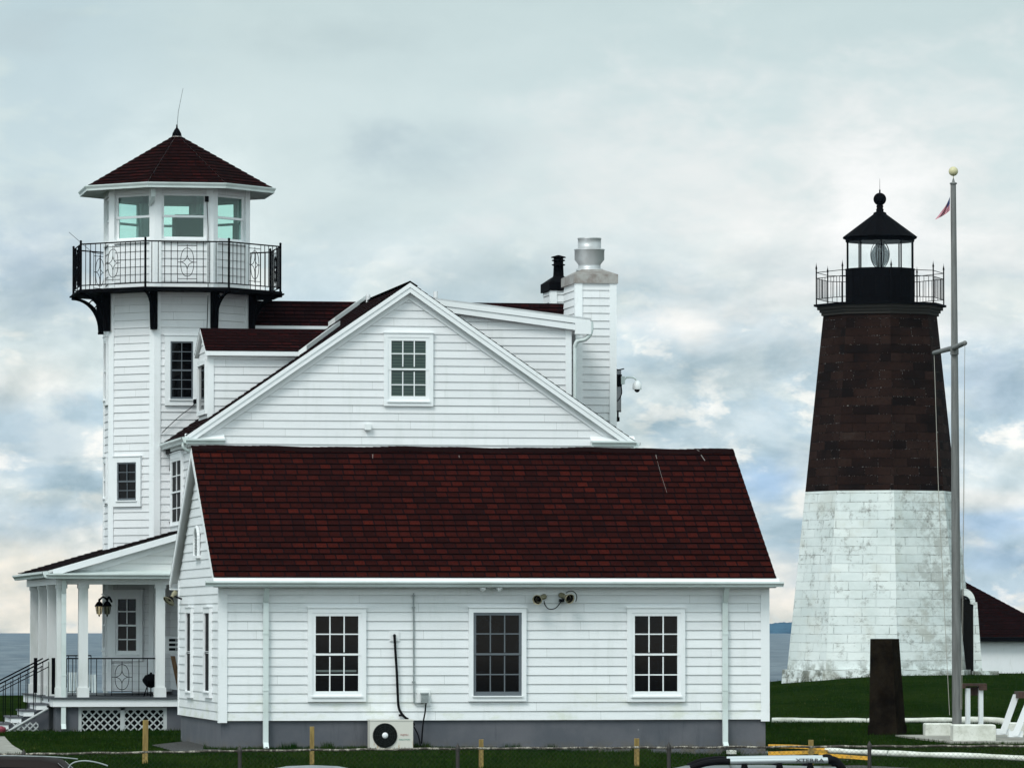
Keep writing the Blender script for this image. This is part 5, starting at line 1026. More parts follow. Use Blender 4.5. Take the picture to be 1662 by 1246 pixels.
for k in range(8):
    v0 = LC + octv(2.12, k, A0); v1 = LC + octv(2.12, k + 1, A0); m = MB(); d = v1 - v0
    zt_, zm_, zl_ = zr0 + 1.05, zr0 + .86, zr0 + .18
    for z in (zt_, zm_, zl_): m.cyl(v0 + UP * z, v1 + UP * z, .012, n=5)
    for i in range(1, 9): p = v0 + d * i / 9; m.cyl(p + UP * zl_, p + UP * zm_, .010, n=5)
    m.build('panel', M['iron'], lr); m = MB(); m.cyl(v0 + UP * (zr0 - .02), v0 + UP * (zt_ + .1), .022, n=6); m.lathe(v0 + UP * (zt_ + .1), [(.02, 0), (.035, .03), (.008, .16), (.001, .24)], 6); m.build('post', M['iron'], lr)
# doorway hood on the right flank, conduit down the right edge
kf = 2; fq, wq = None, None
v0 = LC + octv(rr_(1090), 3, A0)
dh = MB(); d = RT; c0 = gp(ZL - 1.2, (1563 - 831) / F * (ZL - 1.2)); zt_ = lz(955); 
for i in range(9):
    a = math.pi * i / 16; dh.prism([c0 + RT * (.03 + .36 * math.sin(a)) + UP * (lz(975) + .45 * math.cos(a) - .05), c0 + RT * (.03 + .36 * math.sin(a + .2)) + UP * (lz(975) + .45 * math.cos(a + .2) - .05), c0 + RT * (.03 + .20 * math.sin(a + .2)) + UP * (lz(975) + .22 * math.cos(a + .2) - .05), c0 + RT * (.03 + .20 * math.sin(a)) + UP * (lz(975) + .22 * math.cos(a) - .05)], FW * 1.2)
dh.hexa([c0 + RT * .33 + UP * lgz, c0 + RT * .62 + UP * lgz, c0 + RT * .62 + FW * 1.0 + UP * lgz, c0 + RT * .33 + FW * 1.0 + UP * lgz, c0 + RT * .33 + UP * lz(977), c0 + RT * .45 + UP * lz(977), c0 + RT * .45 + FW * 1.0 + UP * lz(977), c0 + RT * .33 + FW * 1.0 + UP * lz(977)])
db = dh.build('doorway', M['stonew'], lh, label='narrow arched doorway on the right flank')
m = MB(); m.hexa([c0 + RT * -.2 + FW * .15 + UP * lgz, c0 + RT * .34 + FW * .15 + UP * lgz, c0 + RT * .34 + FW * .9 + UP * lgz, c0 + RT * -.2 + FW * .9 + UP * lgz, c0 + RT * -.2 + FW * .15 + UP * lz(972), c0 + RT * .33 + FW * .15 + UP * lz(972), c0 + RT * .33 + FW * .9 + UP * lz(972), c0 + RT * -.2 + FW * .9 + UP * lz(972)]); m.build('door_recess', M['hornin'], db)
m = MB(); m.box(c0 + V((.3, -.3, lgz - .2)), c0 + V((1.1, .7, lgz + .15))); m.build('door_step', M['stonew'], db)

# ================================================================== KEEPER'S BUILDING far right
ZK = 192.0; kp = lambda px, Z=ZK: gp(Z, (px - 831) / F * Z); SK = F / ZK; kz = lambda py: EYE + (1015 - py) / SK
x0, x1 = 1470, 1716; p0, p1 = kp(x0), kp(x1); U = (p1 - p0).normalized(); Nn = -FW; FK = Face((p0.x, p0.y, 0), U, Nn); WK = (p1 - p0).length; DK = 5.2
kb = thing('keepers_outbuilding', 'low white building with a dark red hipped roof, half hidden behind the lighthouse', 'building', FK.P(WK / 2, 0, -DK / 2))
m = MB(); m.fb(FK, 0, WK, -.2, kz(1036), -DK, 0); m.build('wall', mat('white_render', (.72, .73, .74), .7, fn=f_trim), kb)
ov = .35; ez = kz(1034); rz = kz(938); e = [FK.P(-ov, ez, ov), FK.P(WK + ov, ez, ov), FK.P(WK + ov, ez, -DK - ov), FK.P(-ov, ez, -DK - ov)]
rl = FK.P(.8, rz, -DK / 2); rrg = FK.P(FK.px(1566, 940, 0)[0], rz, -DK / 2)
m = MB(); M['shingleK'] = shingle('dark_red_roof_shingles_outbuilding', .16, .22, (.006, .0018, .0018), (.018, .0032, .0032))
Vv = (FK.P(0, rz, -DK / 2) - FK.P(0, ez, ov)); fr = Face(FK.P(0, ez, ov), U, U.cross(Vv), Vv); Lk = Vv.length; sr = (rrg - FK.O).dot(U); lap(m, fr, [(-ov, 0), (WK + ov, 0), (sr, Lk), (.8, Lk)], .16, .014, base=.012)
m.face([e[1], e[2], rrg]); m.face([e[2], e[3], rl, rrg]); m.face([e[3], e[0], rl]); m.build('roof', M['shingleK'], kb)
m = MB(); m.fb(FK, -ov, WK + ov, ez - .14, ez - .003, -DK - ov, ov + .02); m.build('eave', M['iron'], kb)  # black board stands in for the shadow line under the roof

# ================================================================== FLAGPOLE AND SMALL THINGS ON THE RIGHT
ZF = 109.5; fp = gp(ZF, (1552 - 831) / F * ZF); SF = F / ZF; fz = lambda py: EYE + (1015 - py) / SF; gz = terr(fp.x, fp.y)
pole = thing('flagpole', 'tall grey tapering flagpole with a cream ball on top and a slanting yardarm', 'flagpole', (fp.x, fp.y, gz)); tp = gp(ZF, (1549.3 - 831) / F * ZF, fz(296))
m = MB(); m.tube([V((fp.x, fp.y, gz)), V(((fp.x + tp.x) / 2, (fp.y + tp.y) / 2, fz(743))), tp], [.098, .082, .052], 20); m.lathe((tp.x, tp.y, tp.z - .02), [(.03, -.02), (.075, 0), (.075, .02), (.03, .04), (.022, .08), (.008, .12)], 14); m.build('pole', M['pole'], pole)
m = MB(); m.sphere((tp.x, tp.y, fz(277)), .096, 20, 14); m.cyl((tp.x, tp.y, tp.z + .08), (tp.x, tp.y, fz(284)), .008, n=6); m.build('finial_ball', mat('cream_ball', (.55, .50, .30), .5), pole)
zy = fz(564.5); yc = gp(ZF, (1549 - 831) / F * ZF, zy); ya_ = gp(ZF + 2.0, (1517 - 831) / F * (ZF + 2.0), zy); yb_ = gp(ZF - 1.9, (1567 - 831) / F * (ZF - 1.9), zy)
m = MB(); m.tube([ya_, yc + (ya_ - yc) * .0 + V((0, 0, 0)) - FW * .1, yb_], [.045, .055, .045], 10); m.sphere(yb_, .05, 8, 6); m.box(yc + V((-.07, -.12, -.14)), yc + V((.07, .02, .02))); m.cyl(yc + UP * .0, yc - UP * .22 + RT * .01, .05, .02, 8); m.build('yardarm', M['pole'], pole)
m = MB(); aa = ya_ - UP * .05; m.tube([aa, gp(ZF + 1.5, (1523.5 - 831) / F * (ZF + 1.5), fz(800)), gp(ZF + .5, (1540 - 831) / F * (ZF + .5), fz(1160))], .007, 4); m.tube([yb_ - UP * .04, gp(ZF - 1.0, (1562.5 - 831) / F * (ZF - 1), fz(900)), gp(ZF - .1, (1558 - 831) / F * (ZF - .1), fz(1150))], .006, 4); m.tube([yb_ - UP * .02, gp(ZF - 1.0, (1565 - 831) / F * (ZF - 1), fz(800)), gp(ZF - .1, (1560 - 831) / F * (ZF - .1), fz(1150))], .004, 4)
m.tube([tp - RT * .06, gp(ZF - .12, (1545 - 831) / F * ZF, fz(560))], .004, 4); m.build('halyard', mat('pale_rope', (.35, .33, .29), .8), pole)
# the flag: limp, mostly folded, stripes and canton in the material
def f_flag(b, p, t):
    v = uvc(b); s_ = b.n('ShaderNodeSeparateXYZ', i={0: v}); st_ = b.m('GREATER_THAN', b.m('FRACT', b.m('MULTIPLY', s_.outputs[1], 6.5)), .46)
    c = b.mix(st_, (.42, .008, .03), (.50, .36, .42)); can = b.m('MULTIPLY', b.m('GREATER_THAN', s_.outputs[1], .46), b.m('LESS_THAN', s_.outputs[0], .42)); c = b.mix(can, c, (.02, .035, .12)); setc(t, p, c)
    t.links.new(c, p.inputs['Base Color'])
M['flag'] = mat('striped_flag_cloth', (.4, .02, .03), .8, fn=f_flag)
m = MB(); nu, nv = 22, 16; vs = []; fz0 = fz(318); fz1 = fz(352)
for j in range(nv + 1):
    v = j / nv
    for i in range(nu + 1):
        u = i / nu; out = .02 + .30 * u * (1 - .55 * v) * (0.55 + .45 * u); dr = .62 * (1 - v) * .62 + .36 * u * (1 - .25 * (1 - v)); fold = .05 * math.sin(u * 13 + v * 2.5) * u
        vs.append(V((tp.x, tp.y, 0)) - RT * (.055 + out) + FW * (-.02 + fold) + UP * (fz0 - dr * .72))
fs = [(j * (nu + 1) + i, j * (nu + 1) + i + 1, (j + 1) * (nu + 1) + i + 1, (j + 1) * (nu + 1) + i) for j in range(nv) for i in range(nu)]
uvs = [[((q % (nu + 1)) / nu, (q // (nu + 1)) / nv) for q in f] for f in fs]; m.add(vs, fs, True, uvs); tag(m.build('flag', M['flag']), 'small limp red white and blue striped flag near the top of the grey flagpole', 'flag')
# obelisk
ZO = 113.0; oc_ = gp(ZO, (1439 - 831) / F * ZO); g = terr(oc_.x, oc_.y); SO = F / ZO
def obq(r, z, sh=0): return [V((oc_.x + sh, oc_.y, z)) + V((math.cos(R(a)) * r, math.sin(R(a)) * r, 0)) for a in (225 - 32, 315 - 32, 45 - 32, 135 - 32)]
m = MB(); zt_ = EYE + (1015 - 1036) / SO; m.hexa(obq(.455, g - .1) + obq(.45, g + .2)); m.hexa(obq(.42, g + .2) + obq(.335, zt_ - .015, -.05)); m.hexa(obq(.335, zt_ - .0145, -.05) + obq(.328, zt_, -.05)); tag(m.build('stone_pillar', M['obelisk']), 'dark brown tapered stone pillar standing on the lawn in front of the lighthouse', 'monument')
def blk(px0, px1, py0, py1, Z, depth, lab):
    a = gp(Z, (px0 - 831) / F * Z); c = gp(Z, (px1 - 831) / F * Z); z0 = EYE + (1015 - py1) / (F / Z); z1 = EYE + (1015 - py0) / (F / Z); f_ = Face((a.x, a.y, 0), (c - a).normalized() + FW * .08, -FW); w = (c - a).length; m = MB(); i_ = .02
    b0 = [f_.P(0, z0 - .1, 0), f_.P(w, z0 - .1, 0), f_.P(w, z0 - .1, -depth), f_.P(0, z0 - .1, -depth)]; m.hexa(b0 + [p + UP * (z1 - z0 + .08) for p in b0]); tq = [f_.P(i_, z1, -i_), f_.P(w - i_, z1, -i_), f_.P(w - i_, z1, -depth + i_), f_.P(i_, z1, -depth + i_)]; m.hexa([p + UP * (z1 - z0 + .0801) for p in b0] + tq); return tag(m.build('concrete_block', M['whitechip']), lab, 'block', 'white painted concrete blocks round the flagpole')
blk(1546, 1615.5, 1175, 1196.5, 108.6, .75, 'white chipped concrete block in front of the flagpole foot'); blk(1501, 1546, 1173, 1191, 111.6, .7, 'white chipped concrete block left of and behind the flagpole foot'); blk(1632, 1662, 1172, 1190, 111.8, .7, 'white concrete block under the slanted white legs at the right edge')
# plinth paving
m = MB(); q = [gp(107.9, 8.7), gp(107.9, 12.5), gp(112.8, 12.8), gp(112.0, 7.9)]; SHEETS.append(q); m.prism([V((p.x, p.y, terr(p.x, p.y) - .03)) for p in q], (0, 0, .06)); m.build('flagpole_paving', M['concrete'], kind='structure')
# white post stand
ts = thing('post_stand', 'stand of two square white posts carrying dark brown planks right of the flagpole', 'stand', gp(110.2, (1580 - 831) / F * 110.2, .1)); ZZ = 110.2; zz = lambda py: EYE + (1015 - py) / (F / ZZ)
for px in (1569.5, 1590.5): a = gp(ZZ, (px - 831) / F * ZZ); m = MB(); m.box((a.x - .042, a.y - .05, terr(a.x, a.y)), (a.x + .042, a.y + .05, zz(1116))); m.build('post', M['trim'], ts)
a = gp(ZZ, (1560 - 831) / F * ZZ); c = gp(ZZ, (1600 - 831) / F * ZZ); f_ = Face((a.x, a.y, 0), (c - a), -FW); w = (c - a).length; m = MB(); m.fb(f_, 0, w, zz(1112.5), zz(1108.5), -.35, .1); m.fb(f_, w - .16, w, zz(1119), zz(1112.6), -.35, .12); m.fb(f_, -.0, .07, zz(1116), zz(1112.6), -.3, .12)
m.build('plank', M['rustbrown'], ts); m = MB(); m.fb(f_, .16, .38, zz(1128), zz(1114), -.2, -.17); m.fb(f_, .12, .15, zz(1130), zz(1112.7), -.1, -.06); m.build('slat', M['rustbrown'], ts)
# white slanted legs at the right edge (picnic bench like)
bn = thing('trestle_bench', 'white bench on slanted trestle legs with a dark brown plank at the right edge', 'bench', gp(110, (1665 - 831) / F * 110, .05)); Z_ = 109.2
def leg(px0, py0, px1, py1, Z, w=.13): a = ZD(px0, py0, Z); c = ZD(px1, py1, Z); m = MB(); m.prism([a, a + RT * w, c + RT * w, c], FW * .09); m.box(c + V((-.06, 0, -.02)), c + V((w + .1, .1, .10))); m.build('leg', M['trim'], bn)
leg(1645, 1126, 1622, 1190, 110.2); leg(1664, 1140, 1642, 1194, 109.0); leg(1672, 1126, 1692, 1190, 110.2); leg(1690, 1140, 1712, 1194, 109.0)
a = ZD(1653, 1122, 109.6); m = MB(); m.prism([a, a + RT * .75, a + RT * .75 - UP * .13, a - UP * .13], FW * .9); m.build('seat', M['rustbrown'], bn)
# logs and kerbs
def log(pts, r, lab, mt='whitechip', name='log_kerb', grp='white painted log kerbs on the lawn', sq=False):
    m = MB(); P_ = smooth(pts, 6); rs = [r * (1 + .10 * math.sin(i * .8) + random.uniform(-.05, .05)) for i in range(len(P_))]; m.tube(P_, rs, 10 if not sq else 4); tag(m.build(name, M[mt]), lab, 'kerb', grp)
def gl(px, py, Z, dz=0): q = gp(Z, (px - 831) / F * Z); return V((q.x, q.y, EYE + (1015 - py) / (F / Z) + dz))
log([gl(1252, 1168, 126), gl(1330, 1168.5, 126), gl(1405, 1169, 126)], .064, 'long white log on the lawn between the annex corner and the stone pillar')
log([gl(1408, 1169, 125.5), gl(1480, 1168, 125), gl(1545, 1168, 125)], .066, 'white log on the lawn between the stone pillar and the flagpole')
log([gl(1548, 1169, 124), gl(1600, 1168, 124), gl(1634, 1172, 123)], .085, 'thick white log behind the two square white posts')
log([gl(1577, 1130, 165), gl(1590, 1129.5, 165), gl(1615, 1133, 164), gl(1650, 1132, 164)], .085, 'farthest white log, right of the flagpole towards the outbuilding')
log([gl(1340, 1216.5, 96.5), gl(1385, 1219, 96), gl(1440, 1221, 95.6)], .05, 'white log behind the chain fence right of the yellow kerbs', sq=False)
log([gl(1442, 1221, 95.5), gl(1500, 1223.5, 95.2), gl(1590, 1226, 95), gl(1690, 1231, 94.6)], .052, 'longest white log behind the chain fence at bottom right')
for pts, lab in (([gl(1246, 1209, 99.5), gl(1290, 1210, 99), gl(1338, 1213, 98.6)], 'upper yellow kerb beside the annex corner'), ([gl(1246, 1221, 96), gl(1300, 1219.5, 96), gl(1342, 1218, 96.4)], 'middle yellow kerb ending at the white log'), ([gl(1328, 1223.5, 94), gl(1370, 1226, 93.7), gl(1412, 1229, 93.5)], 'lower right yellow kerb nearest the chain fence')):
    m = MB(); P_ = smooth(pts, 4); 
    for i in range(len(P_) - 1):
        a, c = P_[i], P_[i + 1]; m.hexa([a - FW * .05 - UP * .035, c - FW * .05 - UP * .035, c + FW * .06 - UP * .035, a + FW * .06 - UP * .035, a - FW * .05 + UP * .028, c - FW * .05 + UP * .028, c + FW * .06 + UP * .028, a + FW * .06 + UP * .028])
    tag(m.build('yellow_kerb', M['yellow']), lab, 'kerb', 'yellow painted kerbs by the annex')
def inside(x, y, P):
    r = False; n = len(P)
    for i in range(n):
        a, c = P[i], P[(i + 1) % n]
        if (a.y > y) != (c.y > y) and x < (c.x - a.x) * (y - a.y) / (c.y - a.y) + a.x: r = not r
    return r
def sheet(pts, name, mt, dz=.012, kind='structure', sub=8):
    SHEETS.append([V(p) for p in pts])
    m = MB(); q = [V(p) for p in pts]; vs = []
    for i in range(sub + 1):
        for j in range(sub + 1):
            u, v = i / sub, j / sub; p = (q[0] * (1 - u) + q[1] * u) * (1 - v) + (q[3] * (1 - u) + q[2] * u) * v; vs.append(V((p.x, p.y, terr(p.x, p.y) + dz)))
    m.add(vs, [(i * (sub + 1) + j, (i + 1) * (sub + 1) + j, (i + 1) * (sub + 1) + j + 1, i * (sub + 1) + j + 1) for i in range(sub) for j in range(sub)]); m.build(name, M[mt], kind=kind)
sheet([gp(96.2, 4.4), gp(97.5, 6.1), gp(99.3, 5.6), gp(105, 4.6)], 'path', 'concrete'); sheet([gp(88, 5.0), gp(88, 8.5), gp(93.4, 6.0), gp(93.4, 4.8)], 'access_road', 'gravel', .012)
sheet([gp(88, -13.0), gp(95, -8.5), gp(106.5, -9.95), gp(106.5, -16)], 'footpath', 'concrete')
sheet([gp(95.2, -5.9), gp(96.6, -5.1), gp(103.8, -6.1), gp(101, -6.7)], 'gravel_patch', 'gravel', .03); sheet([gp(94.6, -4.5), gp(94.6, 4.0), gp(98.2, 4.7), gp(97.3, -5.2)], 'gravel_strip', 'gravel', .008, sub=24) if False else None

# wooden marker posts
for i, (px, y0, y1, w, lab) in enumerate([(236.5, 1167.5, 1239, 8.5, 'tallest square yellowish wooden post, on the lawn in front of the porch'), (507, 1178, 1240, 7, 'square yellowish wooden post in front of the annex, right of its left downspout'), (781, 1198.5, 1243, 7.5, 'square yellowish wooden post right of the outdoor air conditioner'), (1033, 1197, 1250, 8, 'square yellowish wooden post in front of the annex below its right window'), (1314.5, 1199.5, 1236, 8, 'square yellowish wooden post by the yellow kerbs right of the annex')]):
    Z = EYE * F / (y1 - 1015) if px < 900 else 90.5; q = gp(Z, (px - 831) / F * Z); g = terr(q.x, q.y); zt_ = EYE + (1015 - y0) / (F / Z); h = w / 2 / (F / Z); m = MB()
    tl = random.uniform(-.012, .012); f_ = Face((q.x, q.y, 0), RT, -FW); m.hexa([f_.P(-h, g - .2, h), f_.P(h, g - .2, h), f_.P(h, g - .2, -h), f_.P(-h, g - .2, -h), f_.P(-h + tl, zt_, h), f_.P(h + tl, zt_ - .008, h), f_.P(h + tl, zt_, -h), f_.P(-h + tl, zt_, -h)]); tag(m.build('wooden_post', M['wood']), lab, 'post', 'wooden posts on the lawn')

# ================================================================== CHAIN LINK FENCE
ZFc = 81.0; sF = F / ZFc
def railz(px): 
    pts = [(-400, 1231), (60, 1222.5), (400, 1217), (700, 1213.8), (1060, 1212), (1400, 1210), (1662, 1209), (2100, 1208)]
    for (a, ya), (c, yc_) in zip(pts, pts[1:]):
        if px <= c: return EYE + (1015 - (ya + (yc_ - ya) * (px - a) / (c - a))) / sF
    return .4
fence = thing('chain_link_fence', 'rusty chain link fence with mottled top rail running across the whole foreground', 'fence', gp(ZFc, 0, -1.45))
pxs = [-310, 40, 390, 743, 1085, 1410, 1750]; M['fpost'] = mat('dark_rusty_post', (.03, .025, .022), .6, .2)
for i, px in enumerate(pxs):
    zt_ = railz(px); a = gp(ZFc, (px - 831) / F * ZFc); m = MB(); m.cyl((a.x, a.y, -1.5), (a.x, a.y, zt_ - .03), .030, n=10); m.lathe((a.x, a.y, zt_ - .04), [(.034, 0), (.038, .03), (.034, .07), (.012, .10), (.008, .12)], 10); m.build('post', M['fpost'], fence)
for (pa, pb) in zip(pxs, pxs[1:]):
    A = gp(ZFc, (pa - 831) / F * ZFc, railz(pa)); B = gp(ZFc, (pb - 831) / F * ZFc, railz(pb)); m = MB(); n = 14
    m.tube([A + (B - A) * i / n + UP * (.006 * math.sin(i * 1.7)) for i in range(n + 1)], .017, 8); m.build('top_rail', M['rail'], fence)
    m = MB(); L = (B - A).length; H = 1.75; off = -FW * .022; d = (B - A).normalized(); sp = .072; k = -H; wv = .0017
    while k < L:
        for sg in (1, -1):
            a0, a1 = k, k + H; P_ = [(a0, 0), (a1, H)] if sg > 0 else [(a0, H), (a1, 0)]; (xa, ya), (xb, yb) = P_
            if xa < 0: f = -xa / (xb - xa); xa, ya = 0, ya + f * (yb - ya)
            if xb > L: f = (L - xa) / (xb - xa); xb, yb = L, ya + f * (yb - ya)
            if xb - xa > .02:
                p = A + d * xa - UP * (H - ya) + off; q = A + d * xb - UP * (H - yb) + off; m.cyl(p, q, wv, n=3, caps=False, smooth=False)
        k += sp
    k = 0
    while k < L: m.cyl(A + d * k + off + UP * 0, A + d * k + off + UP * .035 + d * .008, .0022, n=3); k += sp / 2 * 2
    m.build('chain_mesh', M['mesh'], fence)

# ================================================================== PARKED CARS
def car(name, lab, cat, loc, head, L=4.5, Wd=1.85, H=1.7, col=(.3, .3, .32), van=False, metal=.4):
    t = thing(name, lab, cat, loc); t.rotation_euler = (0, 0, head); O = V((0, 0, 0)); WL[t.name] = V((0, 0, 0))
    hb = .95 if not van else 1.05; hh = hb - .03; r = H
    # stations: x, half width, belt z, roof z, roof half width
    st = [(-L / 2, .80, .85, .88, .70), (-L / 2 + .06, .88, hb, hb + .05, .74), (-L / 2 + .20, .92, hb + .02, r - .25, .66), (-L / 2 + .45, .92, hb + .02, r - .03, .62), (-L * .15, .925, hb, r, .63), (L * .08, .925, hb, r - .01, .62), (L * .13, .925, hb, r - .06, .62), (L * .29, .92, hb - .02, hb + .06, .74), (L / 2 - .35, .90, hb - .08, hb - .02, .72), (L / 2 - .08, .85, hb - .2, hb - .14, .68), (L / 2, .78, .60, .62, .6)]
    k = Wd / 1.85
    def sec(s):
        x, w, zb_, zr_, rw = s; w *= k; rw *= k; P_ = [(-w * .93, .30), (-w, .45), (-w, zb_ - .12), (-w * .975, zb_), (-(rw + .03), zr_ - .07), (-rw, zr_ - .02), (-rw * .6, zr_ + .022), (0, zr_ + .035)]
        return [V((x, a, z)) for a, z in P_] + [V((x, -a, z)) for a, z in P_[-2::-1]]
    # subdivide stations for smooth roof
    S2 = []
    for i in range(len(st) - 1):
        for j in range(4):
            u = j / 4; S2.append(tuple(a + (c - a) * u for a, c in zip(st[i], st[i + 1])))
    S2.append(st[-1]); secs = [sec(s) for s in S2]; n = len(secs[0]); m = MB(); vs = [p for q in secs for p in q]
    m.add(vs, [(i * n + j, i * n + j + 1, (i + 1) * n + j + 1, (i + 1) * n + j) for i in range(len(secs) - 1) for j in range(n - 1)], True); m.add(secs[0], [tuple(range(n))]); m.add(secs[-1], [tuple(range(n - 1, -1, -1))]); m.add([secs[0][0], secs[0][-1], secs[-1][-1], secs[-1][0]], [(0, 1, 2, 3)])
    M_ = mat(name + '_paint', col, .3 if not van else .7, metal, .5 if not van else .15); m.build('body', M_, t)
    def patch(i0, i1, j0, j1, nm):
        m = MB(); 
        for sg in (1, -1):
            P_ = []
            for i in (i0, i1):
                for j in (j0, j1): p = secs[i][j].copy(); p.y *= 1.012 if abs(p.y) > .1 else 1; p.y *= sg; P_.append(p)
            c = sum(P_, V()) / 4; P_ = [c + (p - c) * .90 + V((0, (-.004 if c.y < 0 else .004), .002)) for p in P_]; m.face([P_[0], P_[1], P_[3], P_[2]])
        m.build(nm, M['glass'], t)
    patch(9, 12, 3, 4, 'side_window'); patch(12, 16, 3, 4, 'side_window'); patch(16, 22, 3, 4, 'side_window')
    for (ia, ib, nm) in ((4, 9, 'rear_window'), (24, 28, 'windscreen')):
        m = MB(); q = []
        for i in (ia, ib):
            for j in (5, 9): p = secs[i][j].copy(); q.append(p + V(((.012 if nm == 'windscreen' else -.012), 0, .014)))
        m.face([q[0], q[1], q[3], q[2]]); m.build(nm, M['glass'], t)
    for sx in (-L * .30, L * .31):
        for sy in (-1, 1):
            c = V((sx, sy * (Wd / 2 - .10), .33)); m = MB(); m.lathe(c, [(.2, -.1), (.33, -.1), (.345, -.05), (.345, .05), (.33, .1), (.2, .1)], 24, axis=(0, sy, 0)); w_ = m.build('wheel', M['blackpipe'], t); m = MB(); m.lathe(c, [(.2, .08), (.17, .06), (.06, .09), (.02, .1)], 20, axis=(0, sy, 0)); m.build('rim', M['steel'], w_)
    for sy in (-1, 1):
        m = MB(); m.sphere((L / 2 - .12, sy * Wd * .34, .68), .11, 12, 8, .7); m.build('headlight', M['white'], t); m = MB(); m.box((-L / 2 - .01, sy * Wd * .36 - .1, .72), (-L / 2 + .05, sy * Wd * .36 + .1, .95)); m.build('tail_light', M['redt'], t)
        m = MB(); m.sphere((L * .19, sy * (Wd / 2 + .1), hb + .06), .09, 10, 8, .8); m.build('wing_mirror', M_, t)
    return t
LOT = -1.45
def place(px, Z): q = gp(Z, (px - 831) / F * Z); return (q.x, q.y, LOT)
zt_ = EYE + (1015 - 1239.5) / (F / 74)
cr = car('parked_hatchback', 'grey car seen end on, only its curved roof showing below the left annex window', 'car', place(506, 74), R(90) - TH, 4.3, 1.72, zt_ - LOT - .04, (.33, .36, .38))
M['rackm'] = mat('silver_rack_tube', (.50, .54, .55), .35, .5)
cr2 = car('parked_suv', 'grey off-road car with a silver lettered roof rack parked side on at bottom right', 'car', place(1155, 75), math.pi - TH, 4.6, 1.85, 1.74, (.16, .17, .175))
sX = lambda px: -(px - 1155) / (F / 74.1); zrk = EYE + (1015 - 1235) / (F / 74.1) - LOT
for sy in (-1, 1):
    rk = MB(); rk.tube([(sX(1182), sy * .62, zrk - .0), (sX(1260), sy * .62, zrk + .012), (sX(1341), sy * .62, zrk + .016)], .042, 12)
    rack = rk.build('rack_rail', M['rackm'], cr2)
rk = MB()
for sy in (-1, 1):
    rk.tube(smooth([(sX(1181), sy * .62, zrk - .01), (sX(1168), sy * .62, zrk + .0), (sX(1140), sy * .60, zrk - .03), (sX(1118), sy * .58, zrk - .10)]), .045, 10); rk.tube(smooth([(sX(1341), sy * .62, zrk + .01), (sX(1352), sy * .62, zrk + .01), (sX(1366), sy * .61, zrk - .12)]), .055, 10)
    for px in (1205, 1262, 1312): rk.hexa([(sX(px) + .06, sy * .64, zrk - .13), (sX(px) - .06, sy * .64, zrk - .13), (sX(px) - .06, sy * .58, zrk - .13), (sX(px) + .06, sy * .58, zrk - .13), (sX(px) + .03, sy * .64, zrk - .02), (sX(px) - .03, sy * .64, zrk - .02), (sX(px) - .03, sy * .58, zrk - .02), (sX(px) + .03, sy * .58, zrk - .02)])
for px in (1185, 1262, 1338): rk.cyl((sX(px), -.62, zrk), (sX(px), .62, zrk), .016, n=6)
rk.build('rack_mount', M['blackpipe'], cr2)
m = MB(); text_mb(m, 'XTERRA', .070, lambda c: V((sX(1311) - c.x * 1.5, .665 + c.z, zrk + .012 + c.y)), .002, .001); m.build('lettering', M['darkt'], rack)
cr3 = car('parked_van', 'dark maroon brown vehicle with pale glare on its roof edge at the bottom left corner', 'car', place(30, 77), -TH, 4.7, 1.9, EYE + (1015 - 1226.5) / (F / 76.1) - LOT - .03, (.016, .011, .010), van=True, metal=.1)
m = MB(); sX3 = lambda px: (px - 30) / (F / 76.1); zz3 = lambda py: EYE + (1015 - py) / (F / 76.1) - LOT
m.tube(smooth([(sX3(-60), -.66, zz3(1226)), (sX3(10), -.66, zz3(1225.5)), (sX3(60), -.66, zz3(1226.5)), (sX3(100), -.66, zz3(1228)), (sX3(135), -.66, zz3(1231))]), .010, 5); m.tube(smooth([(sX3(120), -.70, zz3(1246)), (sX3(125), -.70, zz3(1239)), (sX3(135), -.70, zz3(1235)), (sX3(150), -.70, zz3(1234)), (sX3(168), -.70, zz3(1237)), (sX3(184), -.70, zz3(1242))]), .011, 6); m.build('glare_streak', M['greymetal'], cr3)  # pale tubes stand in for glare along the roof edge and windscreen

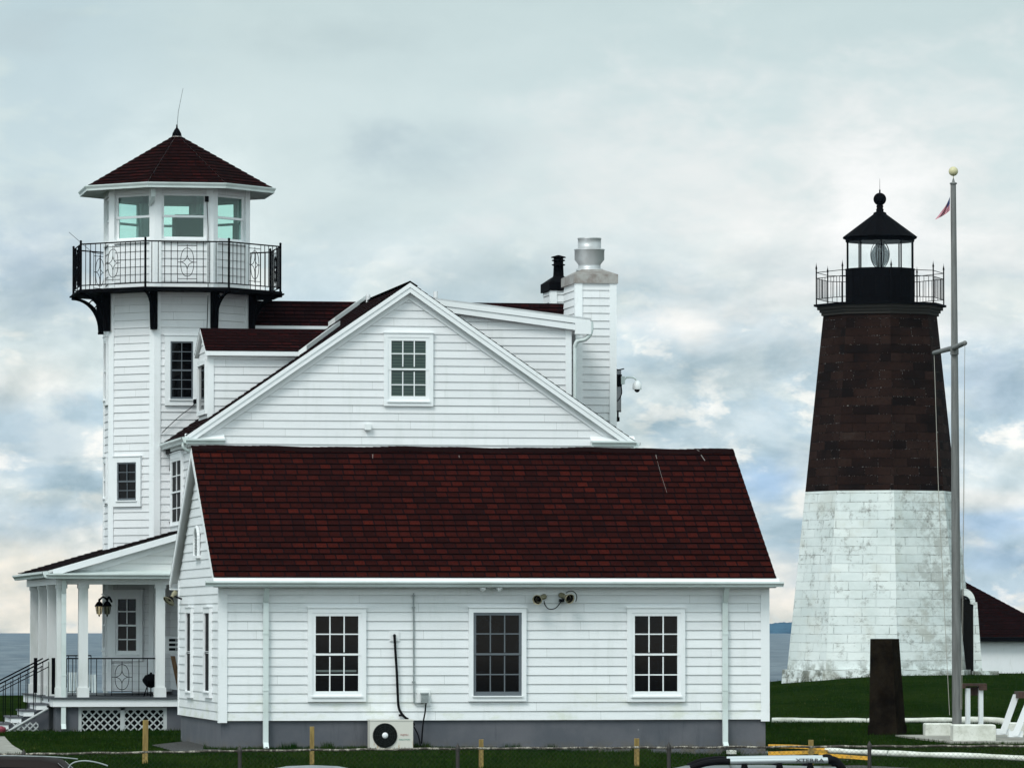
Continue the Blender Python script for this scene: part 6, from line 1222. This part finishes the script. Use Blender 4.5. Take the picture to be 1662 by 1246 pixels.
# ================================================================== GRASS BLADES
m = MB(); rnd = random.Random(3); vs = []; fs = []
def blades(n, Z0, Z1, px0, px1, h0, h1, cond=None):
    for _ in range(n):
        Z = rnd.uniform(Z0, Z1); px = rnd.uniform(px0, px1); q = gp(Z, (px - 831) / F * Z)
        if XL - .02 < q.x < XR + .02 and Y1 - .02 < q.y < Y2: continue
        if any(inside(q.x, q.y, P) for P in SHEETS): continue
        g = terr(q.x, q.y); h = rnd.uniform(h0, h1); a = rnd.uniform(0, 3.14); w = rnd.uniform(.006, .012); dx, dy = math.cos(a) * w, math.sin(a) * w; lx, ly = rnd.gauss(0, h * .35), rnd.gauss(0, h * .35); k = len(vs)
        vs.extend([(q.x - dx, q.y - dy, g - .01), (q.x + dx, q.y + dy, g - .01), (q.x + lx, q.y + ly, g + h)]); fs.append((k, k + 1, k + 2))
blades(52000, 84.6, 98.5, -40, 1700, .03, .075); blades(9000, 98, 112, -40, 330, .03, .07); blades(16000, 98, 126, 1230, 1700, .03, .08); blades(9000, 126, 182, 1230, 1700, .04, .10)
for _ in range(5000):   # rougher tufts along the foundation
    x = rnd.uniform(XL - .3, XR + .3); y = Y1 - abs(rnd.gauss(0, .09)); g = terr(x, y); h = rnd.uniform(.03, .10) * (1.8 if math.sin(x * 3.1) + math.sin(x * 7.7 + 1) > .9 else 1); k = len(vs); a = rnd.uniform(-.008, .008); vs.extend([(x - .008, y, g - .01), (x + .008, y, g - .01), (x + rnd.gauss(0, .03), y + rnd.gauss(0, .02), g + h)]); fs.append((k, k + 1, k + 2))
m.add(vs, fs); go = m.build('grass', M['blade'], kind='stuff'); go['label'] = 'short green grass growing over the lawn'; go['category'] = 'grass'

# ================================================================== HAZE
HAZE = True
if HAZE:
    m = MB(); A = gp(-262, -1500); P4 = [gp(-330, -1600, -9), gp(-330, 1600, -9), gp(5400, 1600, -9), gp(5400, -1600, -9)]; m.hexa(P4 + [p + UP * 40 for p in P4])
    hm = bpy.data.materials.new('haze_air'); hm.use_nodes = True; t = hm.node_tree; t.nodes.clear(); b = NB(t)
    pv = b.n('ShaderNodeVolumePrincipled', i={'Color': (.50, .72, .98, 1), 'Density': .00004, 'Anisotropy': .2}); t.links.new(pv.outputs[0], b.n('ShaderNodeOutputMaterial').inputs['Volume'])
    hz = m.build('haze', hm, kind='stuff')
